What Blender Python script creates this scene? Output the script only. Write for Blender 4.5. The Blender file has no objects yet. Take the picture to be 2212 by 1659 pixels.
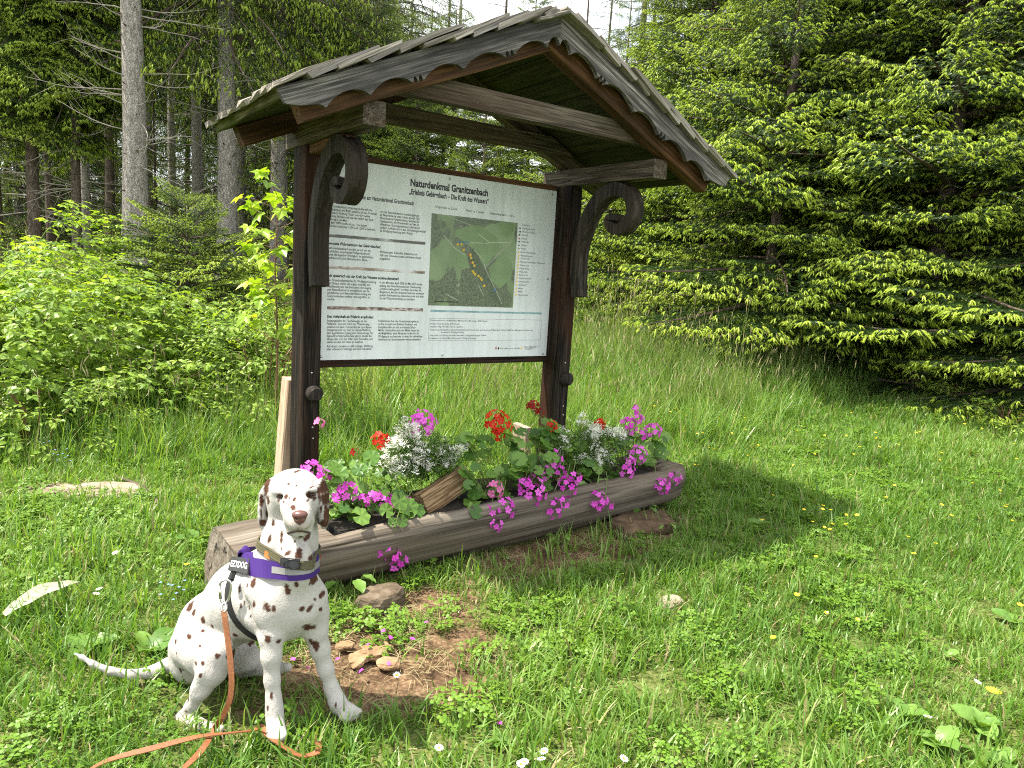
import bpy, bmesh, math, random
import numpy as np
from mathutils import Vector, Matrix, Euler
from mathutils.bvhtree import BVHTree

S = bpy.context.scene
COL = S.collection
R = math.radians

# ------------------------------------------------------------------ camera
CAM = Vector((-1.4839, -4.0418, 1.4537))
YAW, PITCH, ROLL = -0.62026, 1.42063, 0.059276
FOC = 1534.0 / 2212.0                      # focal length in picture widths
CM = (Matrix.Rotation(YAW, 3, 'Z') @ Matrix.Rotation(PITCH, 3, 'X') @ Matrix.Rotation(ROLL, 3, 'Z'))
cd = bpy.data.cameras.new('camera'); cam = bpy.data.objects.new('camera', cd); COL.objects.link(cam)
cam.matrix_world = Matrix.Translation(CAM) @ CM.to_4x4()
cd.sensor_width = 36.0; cd.lens = 36.0 * FOC; cd.clip_start = 0.05; cd.clip_end = 2000
S.camera = cam

# ------------------------------------------------------------------ daylight
SUN_EL, SUN_DIR = R(62.5), Vector((-0.85, 0.53, 0.0)).normalized()   # horizontal direction towards the sun
sd = bpy.data.lights.new('sun', 'SUN'); sun = bpy.data.objects.new('sun', sd); COL.objects.link(sun)
sd.energy = 5.0; sd.angle = R(0.55); sd.color = (1.0, 0.94, 0.82)
tosun = SUN_DIR * math.cos(SUN_EL) + Vector((0, 0, math.sin(SUN_EL)))
sun.rotation_euler = tosun.to_track_quat('Z', 'Y').to_euler(); sun.location = (-8, 6, 20)
W = bpy.data.worlds.new('World'); S.world = W; W.use_nodes = True
wn, wl = W.node_tree.nodes, W.node_tree.links
bg = wn['Background']
sky = wn.new('ShaderNodeTexSky'); sky.sky_type = 'NISHITA'; sky.sun_disc = False
sky.sun_elevation = SUN_EL; sky.sun_rotation = math.atan2(SUN_DIR.x, SUN_DIR.y)
sky.air_density = 1.0; sky.dust_density = 1.5; sky.ozone_density = 1.0
# thin white summer cloud over most of the sky
tc = wn.new('ShaderNodeTexCoord'); no = wn.new('ShaderNodeTexNoise'); no.inputs['Scale'].default_value = 2.2
no.inputs['Detail'].default_value = 6.0
rp = wn.new('ShaderNodeValToRGB'); rp.color_ramp.elements[0].position = 0.25; rp.color_ramp.elements[1].position = 0.6
rp.color_ramp.elements[0].color = (.35, .35, .35, 1); rp.color_ramp.elements[1].color = (.95, .95, .95, 1)
mx = wn.new('ShaderNodeMixRGB'); mx.inputs[2].default_value = (9.0, 9.1, 9.2, 1)
wl.new(tc.outputs['Generated'], no.inputs['Vector']); wl.new(no.outputs['Fac'], rp.inputs['Fac'])
wl.new(rp.outputs['Color'], mx.inputs[0]); wl.new(sky.outputs['Color'], mx.inputs[1]); wl.new(mx.outputs[0], bg.inputs['Color'])
bg.inputs['Strength'].default_value = 0.11

S.view_settings.view_transform = 'Standard'
try: S.view_settings.look = 'None'
except Exception: pass
S.view_settings.exposure = 1.36; S.view_settings.gamma = 1.0; S.view_settings.use_curve_mapping = False
S.render.engine = 'CYCLES'
S.cycles.max_bounces = 8; S.cycles.diffuse_bounces = 3; S.cycles.glossy_bounces = 2
S.cycles.transmission_bounces = 5; S.cycles.transparent_max_bounces = 6
S.cycles.pixel_filter_type = 'BLACKMAN_HARRIS'; S.cycles.filter_width = 1.1
S.cycles.use_denoising = False
S.cycles.caustics_reflective = False; S.cycles.caustics_refractive = False

# ------------------------------------------------------------------ helpers
FWD = Vector((CM @ Vector((0, 0, -1))).xy).normalized(); RGT = Vector((FWD.y, -FWD.x))

def ray(px, py):                           # photo pixel (2212 wide) -> direction with unit depth
    return CM @ Vector(((px - 1106) / 1534.0, -(py - 829.5) / 1534.0, -1.0))
def at(px, py, depth): return CAM + ray(px, py) * depth
def on(px, py, axis, v):                   # where the pixel's ray meets a plane
    d = ray(px, py); return CAM + d * ((v - CAM[axis]) / d[axis])
def spot(px, d):                           # ground plan: column of the photo, distance ahead
    u = (px - 1106) / 1534.0 * d
    return Vector((CAM.x, CAM.y)) + FWD * d + RGT * u

def sst(a, b, x):
    t = np.clip((x - a) / (b - a), 0, 1); return t * t * (3 - 2 * t)
def vnoise(x, y, seed=0):
    x = np.asarray(x, float); y = np.asarray(y, float)
    def h(i, j): 
        v = np.sin(i * 127.1 + j * 311.7 + seed * 74.7) * 43758.5453; return v - np.floor(v)
    xi, yi = np.floor(x), np.floor(y); fx, fy = x - xi, y - yi
    fx = fx * fx * (3 - 2 * fx); fy = fy * fy * (3 - 2 * fy)
    return (h(xi, yi) * (1 - fx) + h(xi + 1, yi) * fx) * (1 - fy) + (h(xi, yi + 1) * (1 - fx) + h(xi + 1, yi + 1) * fx) * fy
def ground_z(x, y):
    x = np.asarray(x, float); y = np.asarray(y, float)
    d = (x - CAM.x) * FWD.x + (y - CAM.y) * FWD.y
    u = (x - CAM.x) * RGT.x + (y - CAM.y) * RGT.y
    z = sst(5.0, 10.5, d) * .42 + np.clip(d - 10, 0, 8) * .045 + np.clip(d - 17, 0, 200) * .075
    z = z + sst(5, 9, d) * sst(-2, -8, u) * .15
    amp = .012 + .10 * sst(5, 12, d)
    return z + (vnoise(x * 1.7, y * 1.7, 1) - .5) * amp + (vnoise(x * .5, y * .5, 2) - .5) * amp * 1.5
def gz(x, y): return float(ground_z(x, y))

def link(o, parent=None, inv=None):
    COL.objects.link(o)
    if parent is not None:
        o.parent = parent
        o.matrix_parent_inverse = inv if inv is not None else Matrix.Translation(-Vector(parent.location))
    return o
def tag(o, label=None, cat=None, group=None, kind=None):
    if label: o['label'] = label
    if cat: o['category'] = cat
    if group: o['group'] = group
    if kind: o['kind'] = kind
    return o
def empty(name, loc, label=None, cat=None, group=None):
    o = bpy.data.objects.new(name, None); COL.objects.link(o); o.location = loc; o.empty_display_size = .1
    return tag(o, label, cat, group)
def children(o, _c={}):
    return [c for c in bpy.data.objects if c.parent == o]
def mesh_obj(name, data, parent=None, mats=(), smooth=False, mw=None):
    if isinstance(data, tuple):
        me = bpy.data.meshes.new(name); me.from_pydata([tuple(v) for v in data[0]], [], [tuple(f) for f in data[1]])
        if len(data) > 2 and data[2] is not None: me.polygons.foreach_set('material_index', np.asarray(data[2], dtype=np.int32))
        for m in (mats if isinstance(mats, (list, tuple)) else [mats]): me.materials.append(m)
        if smooth is not False: me.polygons.foreach_set('use_smooth', np.ones(len(me.polygons), dtype=bool) if smooth is True else np.array(smooth, dtype=bool))
        me.update()
    else: me = data
    o = bpy.data.objects.new(name, me)
    if mw is not None: o.matrix_world = mw
    return link(o, parent)

class MB:                                  # collects shapes into one mesh
    def __init__(s): s.v, s.f, s.m = [], [], []
    def add(s, v, f, m=0):
        n = len(s.v); s.v += [tuple(p) for p in v]; s.f += [tuple(i + n for i in q) for q in f]
        s.m += ([m] * len(f) if isinstance(m, int) else list(m)); return s
    def box(s, c, h, M=None, m=0):
        v = [Vector((c[0] + h[0] * i, c[1] + h[1] * j, c[2] + h[2] * k)) for i in (-1, 1) for j in (-1, 1) for k in (-1, 1)]
        if M is not None: v = [M @ p for p in v]
        return s.add(v, [(0, 1, 3, 2), (4, 6, 7, 5), (0, 4, 5, 1), (2, 3, 7, 6), (0, 2, 6, 4), (1, 5, 7, 3)], m)
    def tube(s, P, r, n=6, m=0, cap=True):
        P = [Vector(p) for p in P]; r = r if hasattr(r, '__len__') else [r] * len(P)
        up = Vector((.13, .27, .95)); v = []
        for i, p in enumerate(P):
            t = (P[min(i + 1, len(P) - 1)] - P[max(i - 1, 0)]).normalized()
            a = up - t * up.dot(t)
            if a.length < 1e-3: a = Vector((1, 0, 0)) - t * t.x
            a.normalize(); b = t.cross(a); up = a
            v += [p + (a * math.cos(2 * math.pi * k / n) + b * math.sin(2 * math.pi * k / n)) * r[i] for k in range(n)]
        f = [(i * n + k, i * n + (k + 1) % n, (i + 1) * n + (k + 1) % n, (i + 1) * n + k) for i in range(len(P) - 1) for k in range(n)]
        if cap: f += [tuple(range(n - 1, -1, -1)), tuple((len(P) - 1) * n + k for k in range(n))]
        return s.add(v, f, m)
    def build(s, name, mats, parent=None, smooth=False, mw=None):
        return mesh_obj(name, (s.v, s.f, s.m), parent, mats, smooth, mw)
    def me(s, name, mats, smooth=False):
        me = bpy.data.meshes.new(name); me.from_pydata(s.v, [], s.f)
        me.polygons.foreach_set('material_index', np.asarray(s.m, dtype=np.int32))
        for m in (mats if isinstance(mats, (list, tuple)) else [mats]): me.materials.append(m)
        if smooth: me.polygons.foreach_set('use_smooth', np.ones(len(me.polygons), dtype=bool))
        me.update(); return me
def bez(P, n):                             # Catmull-Rom through points
    P = [Vector(p) for p in P]; Q = [P[0] * 2 - P[1]] + P + [P[-1] * 2 - P[-2]]; out = []
    m = len(P) - 1
    for i in range(m):
        for k in range(n):
            t = k / n; a, b, c, d = Q[i:i + 4]
            out.append(.5 * ((2 * b) + (c - a) * t + (2 * a - 5 * b + 4 * c - d) * t * t + (3 * b - a - 3 * c + d) * t ** 3))
    return out + [P[-1]]

# scatter of small geometry over points, kept as ONE object of kind stuff
def scatter(name, pts, rots, scl, idx, sources, parent=None, tint=None):
    n = len(pts)
    me = bpy.data.meshes.new(name); me.vertices.add(n)
    me.vertices.foreach_set('co', np.asarray(pts, dtype=np.float32).ravel())
    a = me.attributes.new('rot', 'FLOAT_VECTOR', 'POINT'); a.data.foreach_set('vector', np.asarray(rots, dtype=np.float32).ravel())
    scl = np.asarray(scl, dtype=np.float32); scl = np.repeat(scl[:, None], 3, 1) if scl.ndim == 1 else scl
    a = me.attributes.new('scl', 'FLOAT_VECTOR', 'POINT'); a.data.foreach_set('vector', scl.ravel())
    a = me.attributes.new('idx', 'INT', 'POINT'); a.data.foreach_set('value', np.asarray(idx, dtype=np.int32))
    a = me.attributes.new('tint', 'FLOAT', 'POINT')
    a.data.foreach_set('value', np.asarray(tint if tint is not None else np.random.RandomState(n).rand(n), dtype=np.float32))
    o = bpy.data.objects.new(name, me); link(o, parent); o['kind'] = 'stuff'
    ng = bpy.data.node_groups.new(name, 'GeometryNodeTree')
    ng.interface.new_socket('Geometry', in_out='INPUT', socket_type='NodeSocketGeometry')
    ng.interface.new_socket('Geometry', in_out='OUTPUT', socket_type='NodeSocketGeometry')
    N, L = ng.nodes, ng.links
    gi, go = N.new('NodeGroupInput'), N.new('NodeGroupOutput')
    ip = N.new('GeometryNodeInstanceOnPoints')
    if len(sources) > 1:
        g2 = N.new('GeometryNodeGeometryToInstance')
        for so in reversed(sources):
            oi = N.new('GeometryNodeObjectInfo'); oi.inputs['Object'].default_value = so; oi.inputs['As Instance'].default_value = False
            L.new(oi.outputs['Geometry'], g2.inputs[0])
        L.new(g2.outputs[0], ip.inputs['Instance']); ip.inputs['Pick Instance'].default_value = True
    else:
        oi = N.new('GeometryNodeObjectInfo'); oi.inputs['Object'].default_value = sources[0]; oi.inputs['As Instance'].default_value = False
        L.new(oi.outputs['Geometry'], ip.inputs['Instance'])
    def attr(nm, ty):
        q = N.new('GeometryNodeInputNamedAttribute'); q.data_type = ty; q.inputs['Name'].default_value = nm
        return [s for s in q.outputs if s.enabled and s.name == 'Attribute'][0]
    L.new(gi.outputs[0], ip.inputs['Points'])
    L.new(attr('idx', 'INT'), ip.inputs['Instance Index'])
    L.new(attr('rot', 'FLOAT_VECTOR'), ip.inputs['Rotation'])
    L.new(attr('scl', 'FLOAT_VECTOR'), ip.inputs['Scale'])
    L.new(ip.outputs[0], go.inputs[0])
    md = o.modifiers.new('scatter', 'NODES'); md.node_group = ng
    return o
def source(name, me): return bpy.data.objects.new(name, me)
# lettering as thin mesh (the built-in typeface)
_tc = {}
def text_geo(body, size=1.0, bold=0.0, shear=0.0, space=1.0, align='LEFT', narrow=1.0):
    cu = bpy.data.curves.new('t', 'FONT'); cu.body = body; cu.size = size; cu.offset = bold * size * .5; cu.shear = shear
    cu.space_character = space; cu.align_x = align; cu.resolution_u = 2
    o = bpy.data.objects.new('t', cu); COL.objects.link(o)
    dg = bpy.context.evaluated_depsgraph_get(); me = o.evaluated_get(dg).to_mesh()
    v = [Vector((p.co.x * narrow, p.co.y, 0)) for p in me.vertices]; f = [tuple(p.vertices) for p in me.polygons]
    o.evaluated_get(dg).to_mesh_clear(); bpy.data.objects.remove(o); bpy.data.curves.remove(cu)
    return v, f
def ellip(c, rad, n=10, ax=None):
    ax = ax or AX; v, f = [], []
    for i in range(n + 1):
        for j in range(2 * n):
            a, b = math.pi * i / n, math.pi * j / n
            v.append(Vector(c) + ax[0] * rad[0] * math.sin(a) * math.cos(b) + ax[1] * rad[1] * math.cos(a) + ax[2] * rad[2] * math.sin(a) * math.sin(b))
    for i in range(n):
        for j in range(2 * n): f.append((i * 2 * n + j, i * 2 * n + (j + 1) % (2 * n), (i + 1) * 2 * n + (j + 1) % (2 * n), (i + 1) * 2 * n + j))
    return v, f
# ------------------------------------------------------------------ materials
class NT:
    def __init__(s, name):
        s.m = bpy.data.materials.new(name); s.m.use_nodes = True
        s.n, s.l = s.m.node_tree.nodes, s.m.node_tree.links
        s.b = s.n['Principled BSDF']; s.out = s.n['Material Output']
    def new(s, t, **kw):
        q = s.n.new(t)
        for k, v in kw.items():
            if k in q.inputs: q.inputs[k].default_value = v
            else: setattr(q, k, v)
        return q
    def ln(s, a, b): s.l.new(a, b)
    def noise(s, vec, scale, detail=4, rough=.55, dist=0):
        q = s.new('ShaderNodeTexNoise', Scale=scale, Detail=detail, Roughness=rough, Distortion=dist)
        if vec is not None: s.ln(vec, q.inputs['Vector'])
        return q.outputs['Fac']
    def ramp(s, fac, stops):
        q = s.new('ShaderNodeValToRGB'); e = q.color_ramp.elements
        while len(e) < len(stops): e.new(.5)
        for k, (p, c) in enumerate(stops): e[k].position = p; e[k].color = tuple(c) + (1,) if len(c) == 3 else c
        s.ln(fac, q.inputs['Fac']); return q.outputs['Color']
    def mix(s, fac, a, b, mode='MIX'):
        q = s.new('ShaderNodeMixRGB', blend_type=mode)
        for k, v in enumerate((fac, a, b)):
            if hasattr(v, 'is_linked'): s.ln(v, q.inputs[k])
            else: q.inputs[k].default_value = v if k == 0 else tuple(v) + (1,)
        return q.outputs[0]
    def math(s, op, a, b=0.0):
        q = s.new('ShaderNodeMath', operation=op)
        for k, v in enumerate((a, b)):
            if hasattr(v, 'is_linked'): s.ln(v, q.inputs[k])
            else: q.inputs[k].default_value = v
        return q.outputs[0]
    def obj(s, scale=(1, 1, 1), rnd=True):
        t = s.new('ShaderNodeTexCoord'); mp = s.new('ShaderNodeMapping'); mp.inputs['Scale'].default_value = scale
        v = t.outputs['Object']
        if rnd:
            oi = s.new('ShaderNodeObjectInfo'); mu = s.new('ShaderNodeVectorMath', operation='SCALE'); mu.inputs[0].default_value = (17, 31, 23)
            s.ln(oi.outputs['Random'], mu.inputs['Scale']); ad = s.new('ShaderNodeVectorMath', operation='ADD')
            s.ln(v, ad.inputs[0]); s.ln(mu.outputs[0], ad.inputs[1]); v = ad.outputs[0]
        s.ln(v, mp.inputs['Vector']); return mp.outputs[0]
    def bump(s, h, strength=.4, dist=.01):
        q = s.new('ShaderNodeBump', Strength=strength, Distance=dist); s.ln(h, q.inputs['Height']); s.ln(q.outputs[0], s.b.inputs['Normal']); return q
    def set(s, **kw):
        for k, v in kw.items():
            k = {'rough': 'Roughness', 'metal': 'Metallic', 'spec': 'Specular IOR Level', 'col': 'Base Color'}[k]
            if hasattr(v, 'is_linked'): s.ln(v, s.b.inputs[k])
            else: s.b.inputs[k].default_value = tuple(v) + (1,) if k == 'Base Color' else v
        return s

def plain(name, col, rough=.6, metal=0., spec=.4, var=.15, scale=30):
    t = NT(name); v = t.obj(); f = t.noise(v, scale, 4)
    c = t.ramp(f, [(.3, [x * (1 - var) for x in col]), (.7, [min(1, x * (1 + var)) for x in col])])
    t.set(col=c, rough=rough, metal=metal, spec=spec); return t.m

def wood(name, lo, mid, hi, grain=1.0, rough=.8, bump=.5, stain=None, stain_amt=.5, ck=.27, con=1.0, axis=0, xs=1.0, dist=1.2):
    """weathered timber; the grain runs along the piece's own X axis"""
    t = NT(name); ax = lambda a, b: (a * xs, b, b) if axis == 0 else (b, b, a * xs)
    v = t.obj(ax(1.4, 34 * grain))
    warp = t.noise(v, 1.3, 5, .6, dist)
    v2 = t.obj(ax(2.2, 130 * grain)); fine = t.noise(v2, 1.5, 4, .65, .4)
    f = t.math('ADD', t.math('MULTIPLY', warp, .55), t.math('MULTIPLY', fine, .45))
    c = t.ramp(f, [(.5 - .08 * con, lo), (.5, mid), (.5 + .085 * con, hi)])
    big = t.noise(t.obj(ax(.9, 3)), 1.6, 3)
    if stain is not None:
        c = t.mix(t.math('MULTIPLY', t.ramp(big, [(.42, (0, 0, 0)), (.62, (1, 1, 1))]), stain_amt), c, stain)
    crack = t.ramp(t.noise(t.obj(ax(.7, 34 * grain)), 1.1, 2, .5, .3 * min(1, dist)), [(ck, (0, 0, 0)), (ck + .05, (1, 1, 1))])
    c = t.mix(t.math('MULTIPLY', t.math('SUBTRACT', 1.0, crack), .75), c, [x * .25 for x in lo])
    oi = t.new('ShaderNodeObjectInfo'); c = t.mix(1, c, t.ramp(oi.outputs['Random'], [(0, (.72, .72, .74)), (.5, (.95, .94, .92)), (1, (1.2, 1.17, 1.12))]), 'MULTIPLY')
    t.set(col=c, rough=rough, spec=.14)
    h = t.math('ADD', f, t.math('MULTIPLY', crack, .9)); t.bump(h, bump, .006); return t.m

def leafy(name, cols, trans=.35, rough=.45, tint=True, spec=.35, vein=0, tcol=None):
    """thin leaf: gloss + light through it; tone varies from blade to blade and leaf to leaf"""
    t = NT(name)
    if tint == 'inst':
        a = t.new('ShaderNodeAttribute', attribute_type='INSTANCER', attribute_name='tint'); f = a.outputs['Fac']
        g = t.new('ShaderNodeNewGeometry'); r = g.outputs['Random Per Island']
        f = t.math('ADD', t.math('MULTIPLY', f, .5), t.math('MULTIPLY', r, .5))
    elif tint == 'island': f = t.new('ShaderNodeNewGeometry').outputs['Random Per Island']
    else: f = t.new('ShaderNodeObjectInfo').outputs['Random']
    c = t.ramp(f, [(k / (len(cols) - 1), q) for k, q in enumerate(cols)])
    nz = t.noise(t.obj(), 60, 2); c = t.mix(.25, c, t.ramp(nz, [(.3, (.2, .2, .2)), (.7, (1, 1, 1))]), 'MULTIPLY')
    t.set(col=c, rough=rough, spec=spec)
    tr = t.new('ShaderNodeBsdfTranslucent')
    tc = t.mix(1.0, c, tcol or (1.25, 1.2, .45), 'MULTIPLY'); t.ln(tc, tr.inputs['Color'])
    ms = t.new('ShaderNodeMixShader', Fac=trans); t.ln(t.b.outputs[0], ms.inputs[1]); t.ln(tr.outputs[0], ms.inputs[2]); t.ln(ms.outputs[0], t.out.inputs[0])
    return t.m

M = {}
M['post'] = wood('dark_stained_wood', (.004, .0035, .003), (.010, .008, .006), (.045, .034, .026), 1, .8, .7, (.060, .022, .009), .45)
M['red_wood'] = wood('red_brown_wood', (.035, .018, .009), (.075, .037, .017), (.13, .068, .032), 1, .75, .5, (.03, .02, .014), .6)
M['tie_wood'] = wood('grey_brown_wood', (.03, .025, .019), (.075, .061, .046), (.155, .13, .10), 1, .8, .6, (.07, .04, .022), .4)
M['grey_wood'] = wood('silver_grey_wood', (.035, .033, .030), (.12, .115, .105), (.30, .285, .265), 1.2, .85, .9, (.045, .042, .042), .8)
M['bracket'] = wood('grey_black_wood', (.010, .009, .008), (.022, .019, .016), (.06, .05, .04), 1, .75, .6, (.045, .034, .024), .5, axis=2, dist=.5)
M['shingle'] = wood('weathered_shingle', (.10, .09, .078), (.235, .215, .19), (.40, .37, .33), 1.3, .85, .7, (.12, .11, .09), .5)
M['deck'] = wood('mossy_soffit_board', (.02, .018, .01), (.042, .04, .022), (.075, .066, .04), .7, .9, .4, (.03, .045, .012), .6)
M['moss_wood'] = wood('mossy_edge_wood', (.03, .026, .014), (.10, .09, .045), (.17, .16, .085), 1, .9, .6, (.07, .085, .02), .7)
M['log'] = wood('weathered_log', (.045, .037, .028), (.15, .127, .10), (.29, .255, .21), .40, .88, 1.4, (.10, .072, .046), .5, .32, 1.9, 0, .4, .35)
M['fire_wood'] = wood('split_firewood', (.10, .06, .03), (.25, .17, .095), (.38, .28, .17), .8, .85, .7, (.16, .09, .04), .5)
M['pale_wood'] = wood('pale_board', (.22, .15, .105), (.36, .27, .2), (.46, .36, .28), .6, .8, .3, (.30, .2, .14), .3)
M['screw'] = plain('zinc_screw', (.45, .44, .42), .35, .9)
M['soil'] = plain('planter_soil', (.016, .012, .008), .95, var=.5, scale=60)
M['black_rubber'] = plain('black_box_plastic', (.012, .012, .012), .5)

def ground_mat():
    t = NT('meadow_soil'); v = t.obj(rnd=False)
    n1 = t.noise(v, 1.1, 6, .6); n2 = t.noise(v, 14, 6, .6); n3 = t.noise(v, 70, 3)
    dirt = t.ramp(t.math('ADD', t.math('MULTIPLY', n2, .6), t.math('MULTIPLY', n3, .4)), [(.36, (.032, .019, .010)), (.5, (.095, .058, .032)), (.66, (.24, .16, .095))])
    green = t.ramp(t.math('ADD', t.math('MULTIPLY', n2, .4), t.math('MULTIPLY', n3, .6)), [(.38, (.03, .045, .010)), (.5, (.075, .10, .022)), (.64, (.17, .165, .065))])
    a = t.new('ShaderNodeAttribute', attribute_name='bare')
    f = t.math('ADD', a.outputs['Fac'], t.math('MULTIPLY', t.math('SUBTRACT', n2, .5), .8))
    f = t.ramp(f, [(.3, (0, 0, 0)), (.55, (1, 1, 1))])
    t.set(col=t.mix(f, green, dirt), rough=.95, spec=.15)
    t.bump(t.math('ADD', n2, t.math('MULTIPLY', n3, .5)), .9, .02); return t.m
M['ground'] = ground_mat()

def bark_mat(name, lo, mid, hi, sc=1.0):
    t = NT(name); v = t.obj((7 * sc, 7 * sc, 3.2 * sc))
    vo = t.new('ShaderNodeTexVoronoi', Scale=6.0, feature='DISTANCE_TO_EDGE'); 
    wv = t.new('ShaderNodeVectorMath', operation='ADD'); nz = t.new('ShaderNodeTexNoise', Scale=2.0, Detail=3.0); t.ln(v, nz.inputs['Vector'])
    t.ln(v, wv.inputs[0]); t.ln(nz.outputs['Color'], wv.inputs[1]); t.ln(wv.outputs[0], vo.inputs['Vector'])
    crack = t.ramp(vo.outputs['Distance'], [(.0, (0, 0, 0)), (.14, (1, 1, 1))])
    n = t.noise(t.obj((9, 9, 3)), 2.4, 6, .65)
    c = t.ramp(n, [(.32, lo), (.5, mid), (.68, hi)])
    c = t.mix(t.math('MULTIPLY', t.math('SUBTRACT', 1.0, crack), .6), c, [x * .5 for x in lo])
    t.set(col=c, rough=.9, spec=.2); t.bump(t.math('ADD', crack, n), .8, .02); return t.m
M['bark'] = bark_mat('grey_spruce_bark', (.20, .175, .15), (.40, .365, .325), (.56, .52, .47))
M['bark_dark'] = bark_mat('brown_spruce_bark', (.07, .054, .042), (.16, .125, .098), (.27, .215, .17))
M['dead_twig'] = plain('dead_twig_bark', (.30, .27, .23), .9, var=.3, scale=8)
M['brown_twig'] = plain('brown_twig_bark', (.07, .05, .035), .9, var=.3, scale=8)

M['grass'] = leafy('grass_blade', [(.055, .130, .020), (.125, .255, .040), (.22, .36, .072), (.45, .55, .21)], .45, .38, 'inst')
M['grass_blue'] = leafy('tall_grass_blade', [(.08, .16, .035), (.16, .25, .06), (.25, .34, .09), (.42, .47, .20)], .4, .42, 'inst')
M['straw'] = leafy('dry_straw', [(.24, .20, .09), (.38, .33, .18)], .2, .7, 'inst')
M['clover'] = leafy('clover_leaf', [(.085, .19, .018), (.14, .26, .025), (.20, .33, .04)], .35, .45, 'inst')
M['bush_leaf'] = leafy('bramble_leaf', [(.11, .21, .022), (.19, .32, .035), (.30, .44, .055), (.44, .56, .11)], .45, .42, 'inst')
M['maple'] = leafy('maple_leaf', [(.22, .37, .03), (.34, .50, .04), (.50, .62, .08)], .42, .4, True)
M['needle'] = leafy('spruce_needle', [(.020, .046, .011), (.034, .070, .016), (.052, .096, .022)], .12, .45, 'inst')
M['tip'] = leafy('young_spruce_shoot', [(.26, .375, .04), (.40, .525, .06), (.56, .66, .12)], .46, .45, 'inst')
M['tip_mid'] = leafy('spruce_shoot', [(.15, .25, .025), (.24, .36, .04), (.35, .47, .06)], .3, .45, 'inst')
# ------------------------------------------------------------------ terrain
def bare_field(x, y):
    """how much bare earth shows, 0..1"""
    b = np.zeros_like(x)
    for px, py, ra, rb, k in ((790, 1430, .32, .28, 1.0), (950, 1470, .24, .18, .85), (900, 1310, .34, .19, .9), (1010, 1380, .2, .2, .6), (1250, 1185, .75, .22, .95), (1420, 1130, .30, .14, .95), (130, 1070, .45, .16, .95), (560, 1050, .5, .2, .35), (840, 955, .30, .25, .35), (560, 880, .45, .25, .7), (1330, 1310, .12, .08, .5), (1600, 1140, .25, .1, .6), (2130, 890, .5, .25, .6), (1480, 1300, .1, .08, .4), (2060, 1420, .15, .08, .5), (660, 1500, .25, .15, .6), (1080, 1230, .2, .1, .6)):
        p = on(px, py, 2, 0.0); b = np.maximum(b, k * np.clip(1.5 - np.sqrt(((x - p.x) / ra) ** 2 + ((y - p.y) / rb) ** 2), 0, 1))
    return b
def build_ground():
    # fine mesh near, coarse to the horizon, one sheet
    ds = np.concatenate([np.arange(-14, .5, 1.5), np.arange(.5, 9, .11), np.arange(9, 22, .4), [23, 25, 28, 32, 37, 44, 54, 70, 95, 140, 220, 400]])
    us = np.concatenate([[-400, -200, -110, -70, -48, -34, -25, -19, -15, -12], np.arange(-10, -4, .4), np.arange(-4, 5, .11), np.arange(5, 11, .4), [12, 15, 19, 25, 34, 48, 70, 110, 200, 400]])
    D, U = np.meshgrid(ds, us, indexing='ij'); X = CAM.x + FWD.x * D + RGT.x * U; Y = CAM.y + FWD.y * D + RGT.y * U
    Z = ground_z(X, Y); near = np.clip(1 - np.abs(D - 4) / 7, 0, 1)
    Z = Z - .035 * bare_field(X, Y) * near + .010 * (vnoise(X * 9, Y * 9, 5) - .5) * near
    Z = np.where(D > 100, np.minimum(Z, 9), Z)
    nu = len(us); V = np.stack([X, Y, Z], 2).reshape(-1, 3)
    I, J = np.meshgrid(np.arange(len(ds) - 1), np.arange(nu - 1), indexing='ij'); a = (I * nu + J).ravel()
    F = np.stack([a, a + 1, a + nu + 1, a + nu], 1)[:, ::-1]
    me = bpy.data.meshes.new('ground'); me.from_pydata(V.tolist(), [], F.tolist())
    at_ = me.attributes.new('bare', 'FLOAT', 'POINT')
    forest = sst(14, 20, D) * .30 + sst(9.5, 11.5, D) * sst(2.5, 4, U) * .9
    at_.data.foreach_set('value', np.maximum(bare_field(X, Y), forest).ravel().astype(np.float32))
    me.materials.append(M['ground']); me.polygons.foreach_set('use_smooth', np.ones(len(F), dtype=bool))
    o = mesh_obj('ground', me); o['kind'] = 'structure'
build_ground()
# ------------------------------------------------------------------ roofed information board
def beam_me(L, w, h, jit=.003, seed=0, bev=.006, cuts=3):
    """squared timber along local X, slightly uneven, with chamfered arrises; returns verts, faces"""
    rs = random.Random(seed); prof = [(-w + bev, -h), (w - bev, -h), (w, -h + bev), (w, h - bev), (w - bev, h), (-w + bev, h), (-w, h - bev), (-w, -h + bev)]
    v, f = [], []
    for i in range(cuts + 1):
        x = -L / 2 + L * i / cuts; dy, dz = rs.uniform(-jit, jit), rs.uniform(-jit, jit)
        for a, b in prof: v.append((x, a + dy + rs.uniform(-jit, jit) * .4, b + dz + rs.uniform(-jit, jit) * .4))
    for i in range(cuts):
        for k in range(8): f.append((i * 8 + k, i * 8 + (k + 1) % 8, (i + 1) * 8 + (k + 1) % 8, (i + 1) * 8 + k))
    f += [tuple(range(7, -1, -1)), tuple(cuts * 8 + k for k in range(8))]
    return v, f
def frame(p0, p1, up=Vector((0, 0, 1))):
    x = (Vector(p1) - Vector(p0)).normalized(); y = Vector(up).cross(x).normalized(); z = x.cross(y)
    m = Matrix((x, y, z)).transposed().to_4x4(); m.translation = (Vector(p0) + Vector(p1)) / 2; return m
_bs = [0]
def beam(name, p0, p1, w, h, mat, parent, up=(0, 0, 1), jit=.003, bev=.006):
    _bs[0] += 1; L = (Vector(p1) - Vector(p0)).length
    return mesh_obj(name, beam_me(L, w / 2, h / 2, jit, _bs[0], bev), parent, mat, False, frame(p0, p1, up))

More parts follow.
